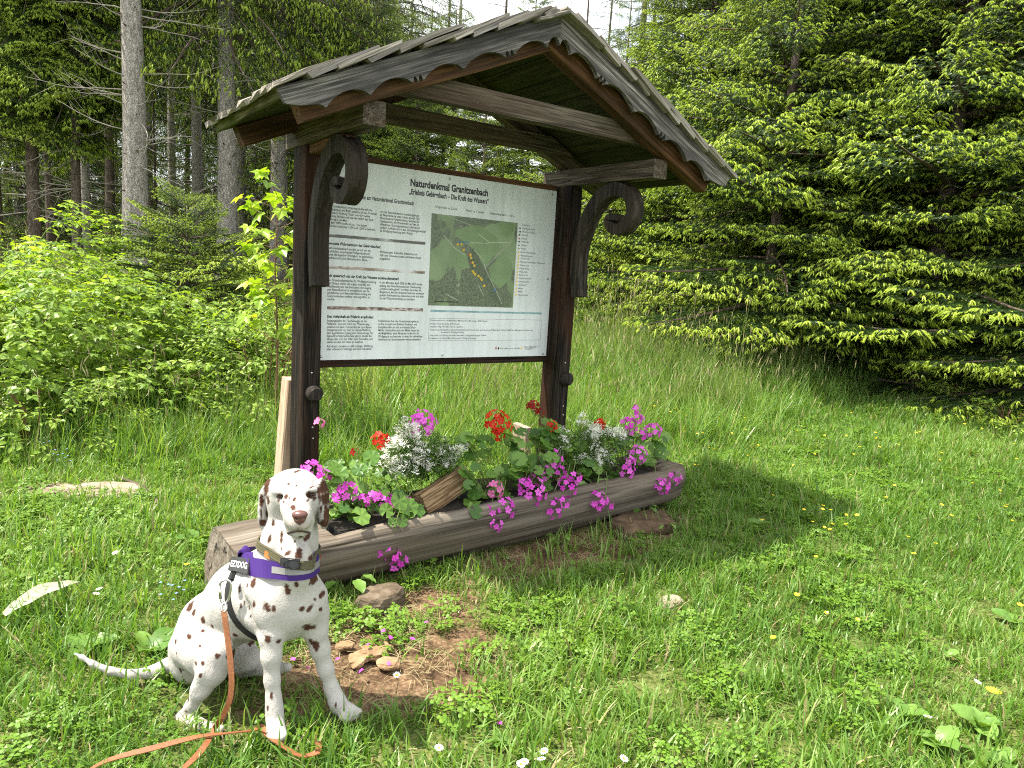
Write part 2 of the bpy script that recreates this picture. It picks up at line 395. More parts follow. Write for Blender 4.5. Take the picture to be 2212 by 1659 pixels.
XC = .84; TAN = .4387; SLOPE = math.atan(TAN); LS = 1.40 / math.cos(SLOPE)
sh = empty('information_shelter', (XC, -.06, 0), 'roofed wooden information board with two dark posts and scroll brackets behind the flower log', 'information board')
# posts
for x0, nm in ((-.155, 'near'), (1.69, 'far')):
    c = x0 + .0525
    po = beam('post', (c, -.06, -.15), (c, -.06, 2.088), .20, .105, M['post'], sh, (1, 0, 0), .002, .008)
    # round wooden peg head and a few old screws
    zc = .735 if nm == 'near' else .752; b = MB(); prof = [(.047, 0), (.049, .012), (.049, .030), (.043, .042), (.040, .044), (.033, .056), (.0, .058)]
    v, f = [], []
    for r_, y in prof:
        for k in range(20): v.append((c + .010 + r_ * math.cos(2 * math.pi * k / 20), -.160 - y, zc + r_ * math.sin(2 * math.pi * k / 20)))
    for i in range(len(prof) - 1):
        for k in range(20): f.append((i * 20 + k, i * 20 + (k + 1) % 20, (i + 1) * 20 + (k + 1) % 20, (i + 1) * 20 + k))
    mesh_obj('peg', (v, f), sh, M['bracket'], False)
    for dz, dx in ((.115, .0), (-.20, .01), (-.265, .015)):
        mesh_obj('screw', ellip((c + dx, -.162, zc + dz), (.006, .006, .003), 4, (Vector((1, 0, 0)), Vector((0, 0, 1)), Vector((0, 1, 0)))), sh, M['screw'])
# purlins
for x0 in (-.16, 1.69): beam('purlin', (x0 + .055, -.92, 2.145), (x0 + .055, .16, 2.145), .11, .11, M['tie_wood'], sh, bev=.004)
beam('corbel', (-.105, -.62, 2.062), (-.105, -.18, 2.062), .075, .05, M['red_wood'], sh)
# rafters, front and rear pair
def slope_pt(s, side, drop): return Vector((XC + side * s * math.cos(SLOPE), 0, 2.758 - s * math.sin(SLOPE))) - Vector((side * math.sin(SLOPE), 0, math.cos(SLOPE))) * drop
def rafter(side, y, w, h, drop, s0, s1, mat):
    a, b = slope_pt(s0, side, drop), slope_pt(s1, side, drop); a.y = b.y = y
    return beam('rafter', a, b, w, h, mat, sh, (side * math.sin(SLOPE), 0, math.cos(SLOPE)))
for side in (-1, 1):
    rafter(side, -.915, .085, .105, .085, .022, 1.455, M['red_wood'])
    rafter(side, .005, .085, .105, .085, .022, 1.455, M['red_wood'] if side < 0 else M['tie_wood'])
# collar ties
def tie(y, w, z0, z1, xt, xb, mat):
    v = []
    for yy in (y - w / 2, y + w / 2):
        for x, z in ((-xb, z0), (xb, z0), (xt, z1), (-xt, z1)): v.append((x, yy - y, z - (z0 + z1) / 2))
    return mesh_obj('collar_tie', (v, [(0, 1, 2, 3), (7, 6, 5, 4), (0, 4, 5, 1), (1, 5, 6, 2), (2, 6, 7, 3), (3, 7, 4, 0)]), sh, mat, False, Matrix.Translation((XC, y, (z0 + z1) / 2)))
tie(-.828, .07, 2.272, 2.378, .74, .94, M['tie_wood']); tie(-.072, .06, 2.288, 2.395, .70, .90, M['tie_wood'])
# soffit boards, running from gable to gable
for side in (-1, 1):
    rs = random.Random(3 + side); s = .004
    while s < 1.50:
        w = rs.uniform(.16, .21); w = min(w, 1.52 - s)
        a = slope_pt(s + w / 2, side, .021); p0, p1 = a.copy(), a.copy(); p0.y, p1.y = -1.00, .10
        beam('soffit_board', p0, p1, w - .005, .020, M['deck'], sh, (side * math.sin(SLOPE), 0, math.cos(SLOPE)), .0015, .003); s += w
    # eaves boards under the shingle ends
    a = slope_pt(1.50, side, .02); p0, p1 = a.copy(), a.copy(); p0.y, p1.y = -1.01, .11
    beam('eaves_board', p0 + Vector((side * .014, 0, .006)), p1 + Vector((side * .014, 0, .006)), .022, .046, M['moss_wood'], sh, (side * math.sin(SLOPE), 0, math.cos(SLOPE)), .002)
# scalloped gable boards
def gable_board(side):
    top, bot = [], []; s = 0.0; seq = [.13, .22, .028, .028, .25, .225, .028, .028, .22, .215, .163]; tot = sum(seq); L = 1.535
    for k, w in enumerate(seq):
        w = w * L / tot; dep = .042 if w > .09 else .026; n = 9 if w > .09 else 4
        for i in range(n):
            t = i / n; x = s + w * t; skew = t ** .85
            low = -.122 - .014 * max(0, 1 - x / .3)
            bot.append((x, (low + dep * math.sin(math.pi * skew) ** .8) if k < len(seq) - 1 else low + .055 * t ** .5 * (1 - .25 * math.sin(math.pi * t))))
        s += w
    bot.append((L, -.066)); n = len(bot); v, f = [], []
    for y in (-1.030, -1.004):
        for x, z in bot: v.append((x, y, z))
        for x, _ in bot: v.append((x + (0.012 if x >= L else 0), y, .0))
    N = 2 * n
    for i in range(n - 1):
        f += [(i, i + 1, n + i + 1, n + i), (N + i, N + n + i, N + n + i + 1, N + i + 1), (i, N + i, N + i + 1, i + 1), (n + i, n + i + 1, N + n + i + 1, N + n + i)]
    f += [(n - 1, N + n - 1, N + 2 * n - 1, 2 * n - 1), (0, n, N + n, N)]
    ca, sa = math.cos(SLOPE), math.sin(SLOPE)
    for k, (x, y, z) in enumerate(v):                        # plumb cut at the ridge
        if x < .16: x = x - z * TAN * max(0, 1 - x / .16)
        v[k] = (x, y, z)
    if side < 0: f = [q[::-1] for q in f]
    m = Matrix(((side * ca, 0, side * sa * 1.0, XC), (0, 1, 0, 0), (-sa, 0, ca, 2.768), (0, 0, 0, 1)))
    o = mesh_obj('gable_board', ([tuple(m @ Vector(p)) for p in v], f), None, M['grey_wood'])
    # put the mesh in board axes so that the grain follows the slope
    R_ = Matrix(((side * ca, 0, side * sa), (0, 1, 0), (-sa, 0, ca))).to_4x4(); R_.translation = (XC, -1.017, 2.768)
    if side < 0: R_ = Matrix(((side * ca, 0, side * sa), (0, -1, 0), (-sa, 0, ca))).to_4x4(); R_.translation = (XC, -1.017, 2.768)
    o.data.transform(R_.inverted()); o.parent = sh; o.matrix_parent_inverse = Matrix.Translation(-sh.location); o.matrix_world = R_
    o.matrix_parent_inverse = Matrix.Translation(-sh.location); o.matrix_basis = R_
    if side > 0: o['label'] = 'gable board falling to the eaves beside the spruces'
    return o
for side in (-1, 1): gable_board(side)
# shingles
shvar = []
for k in range(10):
    rs = random.Random(40 + k); L, w, t = rs.uniform(.32, .38), rs.uniform(.09, .15), rs.uniform(.019, .028); v = []
    for x in (0, L * .5, L):
        cup = rs.uniform(-.004, .006); th = t * (1.0 if x < L * .9 else .55)
        for yy, q in ((-w / 2, 0), (w / 2, 0)):
            for z in (0, th): v.append((-x + rs.uniform(-.014, .014), yy + rs.uniform(-.006, .006), z + (cup if x == L * .5 else rs.uniform(-.002, .003))))
    f = []
    for i in range(2):
        a, b = i * 4, i * 4 + 4; f += [(a, b, b + 2, a + 2), (a + 1, a + 3, b + 3, b + 1), (a, a + 1, b + 1, b), (a + 2, b + 2, b + 3, a + 3)]
    f += [(0, 2, 3, 1), (8, 9, 11, 10)]
    b_ = MB(); b_.add(v, f); shvar.append((b_.me('shingle', [M['shingle']]), w))
proto = {}
for side in (-1, 1):
    rs = random.Random(70 + side)
    for r_ in range(11):
        s = 1.548 - r_ * .142; y = -1.065 + rs.uniform(-.012, .012)
        if s < .1: continue
        while y < .10:
            me_, w = shvar[rs.randrange(10)]; yc = y + w / 2 + .002; y += w + .003
            p = slope_pt(s + rs.uniform(-.014, .014), side, -.006 - rs.uniform(0, .004)); p.y = yc
            x = Vector((side * math.cos(SLOPE), 0, -math.sin(SLOPE))); z = Vector((side * math.sin(SLOPE), 0, math.cos(SLOPE))); yv = z.cross(x)
            ma = Matrix((x, yv, z)).transposed().to_4x4(); ma.translation = p
            ma = ma @ Matrix.Rotation(R(6.2 + rs.uniform(-1.2, 2.0)), 4, 'Y') @ Matrix.Rotation(R(rs.uniform(-2, 2)), 4, 'Z') @ Matrix.Rotation(R(rs.uniform(-3.5, 3.5)), 4, 'X')
            ma = ma @ Matrix.Scale(min(1.0, max(.2, (s - .02) / .375)), 4, (1, 0, 0))
            mesh_obj('shingle', me_, sh, mw=ma)
# ridge caps: the weather side stands over the ridge
for k in range(6):
    y0 = -1.10 + k * .205; rs = random.Random(k + 11)
    for side in (1, -1):
        a = Vector((XC - side * .022, 0, 2.774 + .006 * (side > 0))); d = Vector((side * math.cos(SLOPE), 0, -math.sin(SLOPE)))
        p0, p1 = a.copy(), a + d * (.30 if side > 0 else .16); p0.y = p1.y = y0 + .10 + rs.uniform(-.01, .01)
        if side < 0: p0 = Vector((XC + .01, p0.y, 2.768)); p1 = p0 + d * .2
        beam('ridge_shingle', p0, p1, .19, .016, M['shingle'], sh, (side * math.sin(SLOPE), 0, math.cos(SLOPE)), .003, .003)
# scroll brackets: outline taken on the far one, in the plane of its side face
BR = [(596, 1580), (590, 1420), (592, 1220), (612, 1040), (660, 860), (740, 660), (850, 500), (960, 420), (1060, 402), (1150, 450), (1196, 560), (1190, 690), (1130, 800), (1045, 845), (965, 810), (945, 745), (985, 705), (1040, 715)]
bp = []
for x, y in BR:
    p = on((1300 + x * .2291) * .864, (380 + y * .2291) * .864, 0, 1.70); bp.append(Vector((0, p.y, p.z)))
bp = bez(bp, 5)
hw = [(.034 + .012 * math.sin(math.pi * min(1, i / (len(bp) * .6)))) * (1 if i < len(bp) * .78 else 1 - .5 * (i / len(bp) - .78) / .22) for i in range(len(bp))]
for x0 in (-.148, 1.700):
    v, f = [], []; n = len(bp); g = .012
    for i, p in enumerate(bp):
        t_ = (bp[min(i + 1, n - 1)] - bp[max(i - 1, 0)]).normalized(); q = Vector((0, -t_.z, t_.y))
        for X, a in ((x0, -1), (x0, 1), (x0 + .030, 1), (x0 + .034, .88), (x0 + .052, .88), (x0 + .056, 1), (x0 + .088, 1), (x0 + .088, -1), (x0 + .056, -1), (x0 + .052, -.88), (x0 + .034, -.88), (x0 + .030, -1)):
            w = p + q * hw[i] * a; v.append((X, w.y, w.z))
    m = 12
    for i in range(n - 1):
        for k in range(m): f.append((i * m + k, (i + 1) * m + k, (i + 1) * m + (k + 1) % m, i * m + (k + 1) % m))
    f += [tuple(range(m)), tuple((n - 1) * m + k for k in range(m - 1, -1, -1))]
    o = mesh_obj('scroll_bracket', (v, f), sh, M['bracket'] if 'bracket' in M else M['post'])

# ---- the printed panel
rail = [beam('frame_rail', (-.05, .022, 2.060), (1.69, .022, 2.060), .04, .075, M['red_wood'], sh, jit=.001, bev=.003), beam('frame_rail', (-.05, .022, .895), (1.69, .022, .895), .04, .082, M['post'], sh, jit=.001, bev=.003)]
t = NT('white_panel'); v = t.obj(rnd=False); dirt = t.ramp(t.noise(v, 3.2, 5, .6), [(.35, (.62, .66, .66)), (.65, (.72, .755, .76))])
sp = t.ramp(t.noise(v, 130, 2, .5), [(.255, (.12, .12, .10)), (.285, (1, 1, 1))]); streak = t.ramp(t.noise(t.obj((9, 9, .7), False), 3, 3), [(.3, (.86, .88, .86)), (.6, (1, 1, 1))])
t.set(col=t.mix(1, t.mix(.8, dirt, sp, 'MULTIPLY'), streak, 'MULTIPLY'), rough=.32, spec=.5); M['panel'] = t.m
panel = MB().box((.82, -.004, 1.4805), (.865, .004, .5805)).build('panel', M['panel'], sh)
PY = -.0086
def tb(cx, cy, yp=PY): p = on((760 + cx * .3134) * .864, (400 + cy * .3134) * .864, 1, yp); return p.x, p.z
M['ink'] = plain('black_print', (.02, .02, .022), .5, var=.0); M['grey_ink'] = plain('faded_print', (.10, .10, .11), .5, var=0)
def line(b, x, y, x2, body, size, bold=.0, shear=0, m=0):
    X, Z = tb(x, y); X2, _ = tb(x2, y + (x2 - x) * .06); v, f = text_geo(body, size, bold, shear)
    if not v: return
    k = (X2 - X) / max(p.x for p in v)
    b.add([(X + p.x * k, PY, Z + p.y) for p in v], f, m)
b = MB(); line(b, 847, 205, 1470, 'Naturdenkmal Granitzenbach', .060, .075); line(b, 838, 270, 1475, '„Erlebnis Gebirgsbach – Die Kraft des Wassers“', .045, .06); line(b, 338, 297, 878, 'Willkommen am Naturdenkmal Granitzenbach', .034, .05)
b.build('heading', M['ink'], panel)
b = MB()
def para(x, y0, rows, dy=None, size=.0200):
    for k, (x2, s_) in enumerate(rows): line(b, x, y0[k] if hasattr(y0, '__len__') else y0 + k * dy, x2, s_, size, .02)
for x, y, x2, s_ in ((190, 338, 390, 'Natur aktiv erleben!'), (187, 672, 610, 'Bewusste Wahrnehmung des Gebirgsbaches!'), (185, 930, 757, 'Sich spielerisch mit der Kraft des Wassers auseinandersetzen!'), (183, 1258, 553, 'Den Aufenthalt als Erlebnis empfinden!')): line(b, x, y, x2, s_, .0235, .07)
para(190, 372, [(547, 'Der Granitzenbach entspringt im Bereich der'), (583, 'Zirbitzkogels und fließt zunächst bis zur Ortschaft'), (530, 'Obdach in Richtung Osten, von dort weiter'), (555, 'Richtung Norden und mündet östlich der Stadt'), (345, 'Zeltweg in die Mur.'), (503, 'Im Jahr 1989 wurde ein ca. 1 km langer'), (568, 'Abschnitt zwischen 1.100 und 1.200 m Seehöhe')], 26.5)
para(607, 420, [(917, 'von der Steiermärkischen Landesregierung'), (922, 'als Naturdenkmal unter Schutz gestellt. Das'), (920, 'Naturdenkmal Granitzenbach, welches das'), (917, 'Gewässerbett, die Wasserwelle und den als'), (925, 'öffentliches Gut ausgewiesenen Uferbereich'), (972, 'umfasst, befindet sich in den Zirbenlandgemeinden'), (870, 'St. Wolfgang-Kienberg und Obdach.')], 25.3)
para(187, 708, [(530, 'Beim Granitzenbach handelt es sich um ein'), (525, 'natürliches, unverbautes Fließgewässer mit'), (552, 'hoher ökologischer Wertigkeit. Im geschützten'), (508, 'Bachabschnitt sind Flachstrecken, kleine')], 26.3)
para(605, 740, [(905, 'Abtreppungen, Katarakte, Seitenarme mit'), (935, 'Still- und Totwasserzonen und kleinere Inseln'), (690, 'ausgebildet.')], 27)
para(185, 965, [(575, 'Die Zirbenlandgemeinden St. Wolfgang-Kienberg'), (528, 'und Obdach waren seit langem bestrebt, der'), (537, 'Bevölkerung und den Besuchern den Zugang'), (523, 'zum Naturdenkmal zu ermöglichen, um die'), (535, 'Schönheiten und Besonderheiten entlang des'), (525, 'Granitzenbaches erlebbar und begreifbar zu'), (250, 'machen.')], 25.5)
para(603, 985, [(942, 'In den Monaten April 2006 bis Mai 2007 wurde'), (932, 'entlang des Naturdenkmales der Themenweg'), (935, '„Erlebnis Gebirgsbach“ errichtet. Sie haben die'), (958, 'Möglichkeit, bei den einzelnen Stationen entweder'), (955, 'gezielte Information zu bekommen oder sich aktiv'), (885, 'um die Wissensvermittlung zu bemühen.')], 25.2)
para(182, [1290, 1315, 1340, 1364, 1388, 1412, 1437, 1461, 1495, 1518], [(503, 'Ausgangspunkt des Themenweges ist der'), (522, 'Parkplatz. Von hier führt der Wanderweg'), (540, 'zunächst auf einer Forststraße bis zum Alpen-'), (535, 'Steingarten und von dort zur Ahorn-Plattform,'), (550, 'dem eigentlichen Zugang zum Themenweg. Für'), (540, 'besonders Naturverbundene gibt es abseits des'), (550, 'Weges den „Ort der Stille“ zum Verweilen, zum'), (472, 'Sinnieren oder der Natur zu lauschen.'), (550, 'Auf einem schmalen ca. 600 m langen Waldweg,'), (537, 'über zahlreiche Holzstege und zwei imposante')])
para(592, 1292, [(912, 'Holzbrücken über den Granitzenbach geht es'), (900, 'vorbei an mehreren Erlebnis-Stationen und'), (892, 'Rastplätzen bis zur neu errichteten Schau-'), (917, 'Mühle. Unmittelbar nach der Mühle haben Sie'), (917, 'die Möglichkeit, einen Abstecher in den Ort St.'), (943, 'Wolfgang zu machen oder zu einer der zahlreichen'), (932, 'Almhütten und Jausenstationen weiterzuwandern.')], 24.7)
for x, y, x2, s_ in ((1047, 380, 1222, 'Wegstrecke: ca. 2,5 km'), (1293, 410, 1436, 'Dauer: ca. 1 Stunde'), (1480, 432, 1680, 'Höhenunterschied: ca. 100 m')): line(b, x, y, x2, s_, .020, .012)
b.build('lettering', M['ink'], panel)
b = MB(); lg = [(1740, 523, 1806, 'Themenweg'), (1740, 550, 1842, 'Hütte/Jausenstation'), (1740, 577, 1848, 'Kirche St. Wolfgang'), (1736, 603, 1785, 'Bildstock'), (1734, 632, 1778, 'Sitzbank'), (1732, 657, 1793, 'Holzbrücke'), (1731, 685, 1780, 'Parkplatz'), (1730, 712, 1772, 'Standort'),
 (1728, 740, 1850, 'Einkehr Vergangenheit'), (1726, 767, 1822, 'Alpen-Steingarten'), (1725, 790, 1805, '„Ort der Stille“'), (1723, 817, 1923, 'Wassergeschwindigkeit, Wasserlinse'), (1721, 845, 1795, 'Wasserstelle'), (1720, 870, 1800, 'Kneipp-Becken'), (1718, 897, 1780, 'Wasser-Rad'), (1716, 922, 1785, 'Bachrinnen'), (1714, 948, 1808, 'Wasser-Rauschen'), (1712, 975, 1797, 'Ameisenhaufen'), (1711, 1002, 1780, '„Erdbank?“'), (1709, 1030, 1745, 'Moose'), (1708, 1055, 1742, 'Mühle'), (1706, 1082, 1785, 'Wasser-Farben')]
for x, y, x2, s_ in lg: line(b, x, y, x2, s_, .0165, .006)
for x, y, x2, s_ in ((1007, 1285, 1462, 'Holzkonstruktionen und Mühlenbau: Matthias Pöttl, Mönchegg 2, 8742 Obdach'), (1007, 1312, 1240, 'Brücken: Firma Reiter Bau, 8742 Obdach'), (1006, 1335, 1267, 'Infotafeln: Arge NATURSCHUTZ, Klagenfurt'), (1005, 1360, 1820, 'Finanzierung: Ökologische Landentwicklung Steiermark, Amt der Steir. Landesregierung, Raiffeisenbank Obdach-Weißkirchen, Marktgemeinde Obdach und'), (1090, 1380, 1275, 'Gemeinde St. Wolfgang-Kienberg'), (1003, 1405, 1450, 'Patenschaft zur Erhaltung des Naturdenkmales: Landjugendortsgruppe Obdach'), (1000, 1428, 1373, 'Projektleiter: AL Walter Maier (Gemeinde St. Wolfgang-Kienberg)')): line(b, x, y, x2, s_, .0155, .006)
def bar(bm, p, q, w, m=0, y=PY):                              # thin printed line
    d = Vector((q[0] - p[0], 0, q[1] - p[1])); n = Vector((-d.z, 0, d.x)).normalized() * w / 2
    bm.add([(p[0] - n.x, y, p[1] - n.z), (q[0] - n.x, y, q[1] - n.z), (q[0] + n.x, y, q[1] + n.z), (p[0] + n.x, y, p[1] + n.z)], [(0, 1, 2, 3)], m)
cn = [tb(1000, 1262), tb(1895, 1278), tb(1885, 1440), tb(990, 1440)]; x0, x1, z1, z0 = cn[0][0], cn[1][0], cn[0][1], cn[3][1]
for p, q in (((x0, z1), (x1, z1)), ((x1, z1), (x1, z0)), ((x1, z0), (x0, z0)), ((x0, z0), (x0, z1))): bar(b, p, q, .0016)
b.build('legend', M['grey_ink'], panel)
# printed picture strips
def strip_mat(name, stops, sc):
    t = NT(name); n = t.noise(t.obj((1, 1, 2.5), False), sc, 5, .7); t.set(col=t.ramp(n, stops), rough=.4); return t.m
strips = [((190, 600), (968, 660), .017, strip_mat('print_water', [(.35, (.05, .05, .045)), (.5, (.12, .12, .11)), (.62, (.5, .52, .52))], 4)), ((195, 853), (965, 898), .017, strip_mat('print_stones', [(.4, (.16, .11, .08)), (.5, (.35, .28, .23)), (.58, (.62, .62, .62))], 5)),
          ((185, 1178), (950, 1200), .019, strip_mat('print_pebbles', [(.38, (.04, .035, .03)), (.5, (.25, .17, .13)), (.6, (.55, .52, .52))], 26)), ((1007, 1203), (1895, 1225), .012, strip_mat('print_teal', [(.4, (.16, .30, .32)), (.6, (.32, .46, .48))], 7))]
for p, q, w, m_ in strips:
    X, Z = tb(*p); X2, _ = tb(*q); MB().box(((X + X2) / 2, PY, Z), ((X2 - X) / 2, .0008, w / 2)).build('picture_strip', m_, panel)
# map print: aerial picture with meadows, woods, tracks and station dots
X0, Z1 = tb(1020, 425); X1, Z0 = tb(1665, 1178)
t = NT('map_print'); v = t.obj(rnd=False); wd = t.noise(v, 150, 4, .8); big = t.noise(v, 3.4, 3, .5, .6)
woods = t.ramp(wd, [(.40, (.030, .050, .026)), (.60, (.17, .21, .12))]); fields = t.ramp(t.noise(v, 5, 2), [(.4, (.15, .22, .10)), (.6, (.20, .28, .14))])
c = t.mix(t.ramp(big, [(.50, (0, 0, 0)), (.53, (1, 1, 1))]), woods, fields); clr = t.ramp(t.noise(v, 9, 5, .7), [(.63, (0, 0, 0)), (.70, (1, 1, 1))])
t.set(col=t.mix(t.math('MULTIPLY', clr, .6), c, (.36, .39, .30)), rough=.35); M['map'] = t.m
mp = MB().box(((X0 + X1) / 2, PY, (Z0 + Z1) / 2), ((X1 - X0) / 2, .001, (Z1 - Z0) / 2)).build('map_picture', M['map'], panel)
M['map_field'] = plain('map_meadow', (.17, .255, .115), .4, var=.12, scale=12); M['map_wood'] = plain('map_wood', (.085, .115, .065), .4, var=.5, scale=70); M['map_road'] = plain('map_track', (.5, .52, .42), .4, var=0)
M['yellow'] = plain('map_yellow', (.75, .50, .04), .4, var=0); M['map_red'] = plain('map_red', (.45, .08, .05), .4, var=0); M['map_blue'] = plain('map_blue', (.05, .16, .30), .4, var=0)
b = MB(); MY = PY - .0016
def poly(pts, m, y): w = [tb(*p) for p in pts]; b.add([(x, y, z) for x, z in w], [tuple(range(len(w)))], m)
poly([(1210, 560), (1330, 520), (1400, 520), (1540, 620), (1560, 700), (1440, 860), (1400, 780), (1345, 705), (1200, 600)], 0, MY); poly([(1570, 500), (1690, 510), (1690, 540), (1620, 620), (1570, 590)], 0, MY); poly([(1470, 860), (1600, 740), (1660, 830), (1660, 930), (1560, 1030), (1490, 960)], 0, MY); poly([(1220, 760), (1290, 740), (1320, 860), (1250, 870), (1210, 830)], 0, MY)
poly([(1330, 715), (1350, 705), (1430, 850), (1500, 990), (1590, 1150), (1560, 1170), (1440, 1010), (1340, 880), (1310, 780)], 1, MY - .0003)
def pl(pts, w, m, y): q = [tb(*p) for p in pts]; [bar(b, q[i], q[i + 1], w, m, y) for i in range(len(q) - 1)]
pl([(1110, 600), (1200, 700), (1280, 760)], .003, 2, MY - .0006); pl([(1390, 590), (1480, 660), (1560, 660), (1640, 655)], .0035, 2, MY - .0006); pl([(1440, 860), (1560, 740), (1660, 640)], .003, 2, MY - .0006); pl([(1320, 660), (1480, 665)], .003, 2, MY - .0006); pl([(1360, 720), (1430, 800), (1445, 870), (1500, 980), (1580, 1150)], .003, 2, MY - .0006); pl([(1390, 1000), (1430, 1080)], .003, 2, MY - .0006); pl([(1130, 1070), (1230, 1120)], .003, 2, MY - .0006)
pl([(1150, 450), (1250, 490), (1330, 520)], .002, 2, MY - .0006)
pl([(1215, 655), (1320, 655)], .006, 5, MY - .0008); pl([(1510, 1030), (1530, 1045)], .012, 5, MY - .0008); pl([(1038, 1128), (1236, 1134)], .006, 6, MY - .0008)
for x, y in ((1310, 755), (1328, 820), (1445, 1002)): pl([(x - 6, y), (x + 6, y)], .010, 4, MY - .0008)
def disc(x, y, r_, m, yy, bm=None): X, Z = tb(x, y); (bm or b).add([(X + r_ * math.cos(2 * math.pi * k / 12), yy, Z + r_ * math.sin(2 * math.pi * k / 12)) for k in range(12)], [tuple(range(12))], m)
dots = [(1225, 672, '14'), (1254, 672, '13'), (1272, 718, '12'), (1327, 755, '11'), (1331, 780, '10'), (1345, 818, '9'), (1357, 843, '8'), (1344, 888, '7'), (1353, 900, '6'), (1364, 913, '5'), (1390, 925, '4'), (1407, 943, '3'), (1416, 955, '2'), (1436, 1003, '1')]
for x, y, s_ in dots:
    disc(x, y, .0085, 3, MY - .0012); X, Z = tb(x, y); v_, f_ = text_geo(s_, .011, .01, 0, 1, 'CENTER'); b.add([(X + p.x, MY - .0016, Z - .004 + p.y) for p in v_], f_, 6)
for k in range(14): disc(lg[8 + k][0] - 14, lg[8 + k][1] - 5, .0068, 3, PY)
for k, m_ in enumerate((2, 6, 6, 6, 4, 6, 5, 0)): X, Z = tb(lg[k][0] - 16, lg[k][1] - 5); bar(b, (X - .006, Z), (X + .006, Z), .003 if k == 0 else .010, m_, PY)
# sponsors' marks
for x, m_ in ((1532, 4), (1552, 6), (1735, 3)): X, Z = tb(x, 1503); b.add([(X - .006, PY, Z + .008), (X + .006, PY, Z + .008), (X + .006, PY, Z - .003), (X, PY, Z - .009), (X - .006, PY, Z - .003)], [(0, 1, 2, 3, 4)], m_)
for x, x2 in ((1565, 1592), (1600, 1622)): X, Z = tb(x, 1503); X2, _ = tb(x2, 1503); bar(b, (X, Z), (X2, Z), .004, 0 if x < 1590 else 6, PY)
line(b, 1626, 1508, 1672, 'Naturschutz', .010, 0, 0, 6); line(b, 1678, 1508, 1724, 'NATURA', .013, .01, 0, 6)
for k in range(5): line(b, 1752 + k * 4, 1490 + k * 6, 1878 - k * 16, 'Gemeinde St. Wolfgang-Kienberg, Obdach', .006, 0, 0, 6)
b.build('map_detail', [M['map_field'], M['map_wood'], M['map_road'], M['yellow'], M['map_red'], M['map_blue'], M['ink']], panel)['kind'] = 'stuff'
for x, y in ((138, 1570), (1104, 1558), (1905, 1546), (1163, 152), (1983, 275), (1945, 950)):
    X, Z = tb(x, y); mesh_obj('screw', ellip((X, -.008, Z), (.008, .008, .004), 6, (Vector((1, 0, 0)), Vector((0, 0, 1)), Vector((0, 1, 0)))), panel, M['screw'], True)

# ---- pale stakes behind the posts
b = MB(); o = beam('wooden_stake', (-.195, .13, -.1), (-.145, .10, .78), .055, .13, M['pale_wood'], None, (0, 1, 0), .004); tag(o, 'long pale board leaning behind the post nearest the dog', 'board')
o = beam('wooden_stake', (1.64, .16, -.1), (1.615, .14, .36), .05, .17, M['pale_wood'], None, (0, 1, 0), .004); tag(o, 'short pale board standing upright behind the flowers, next to the far post', 'board')

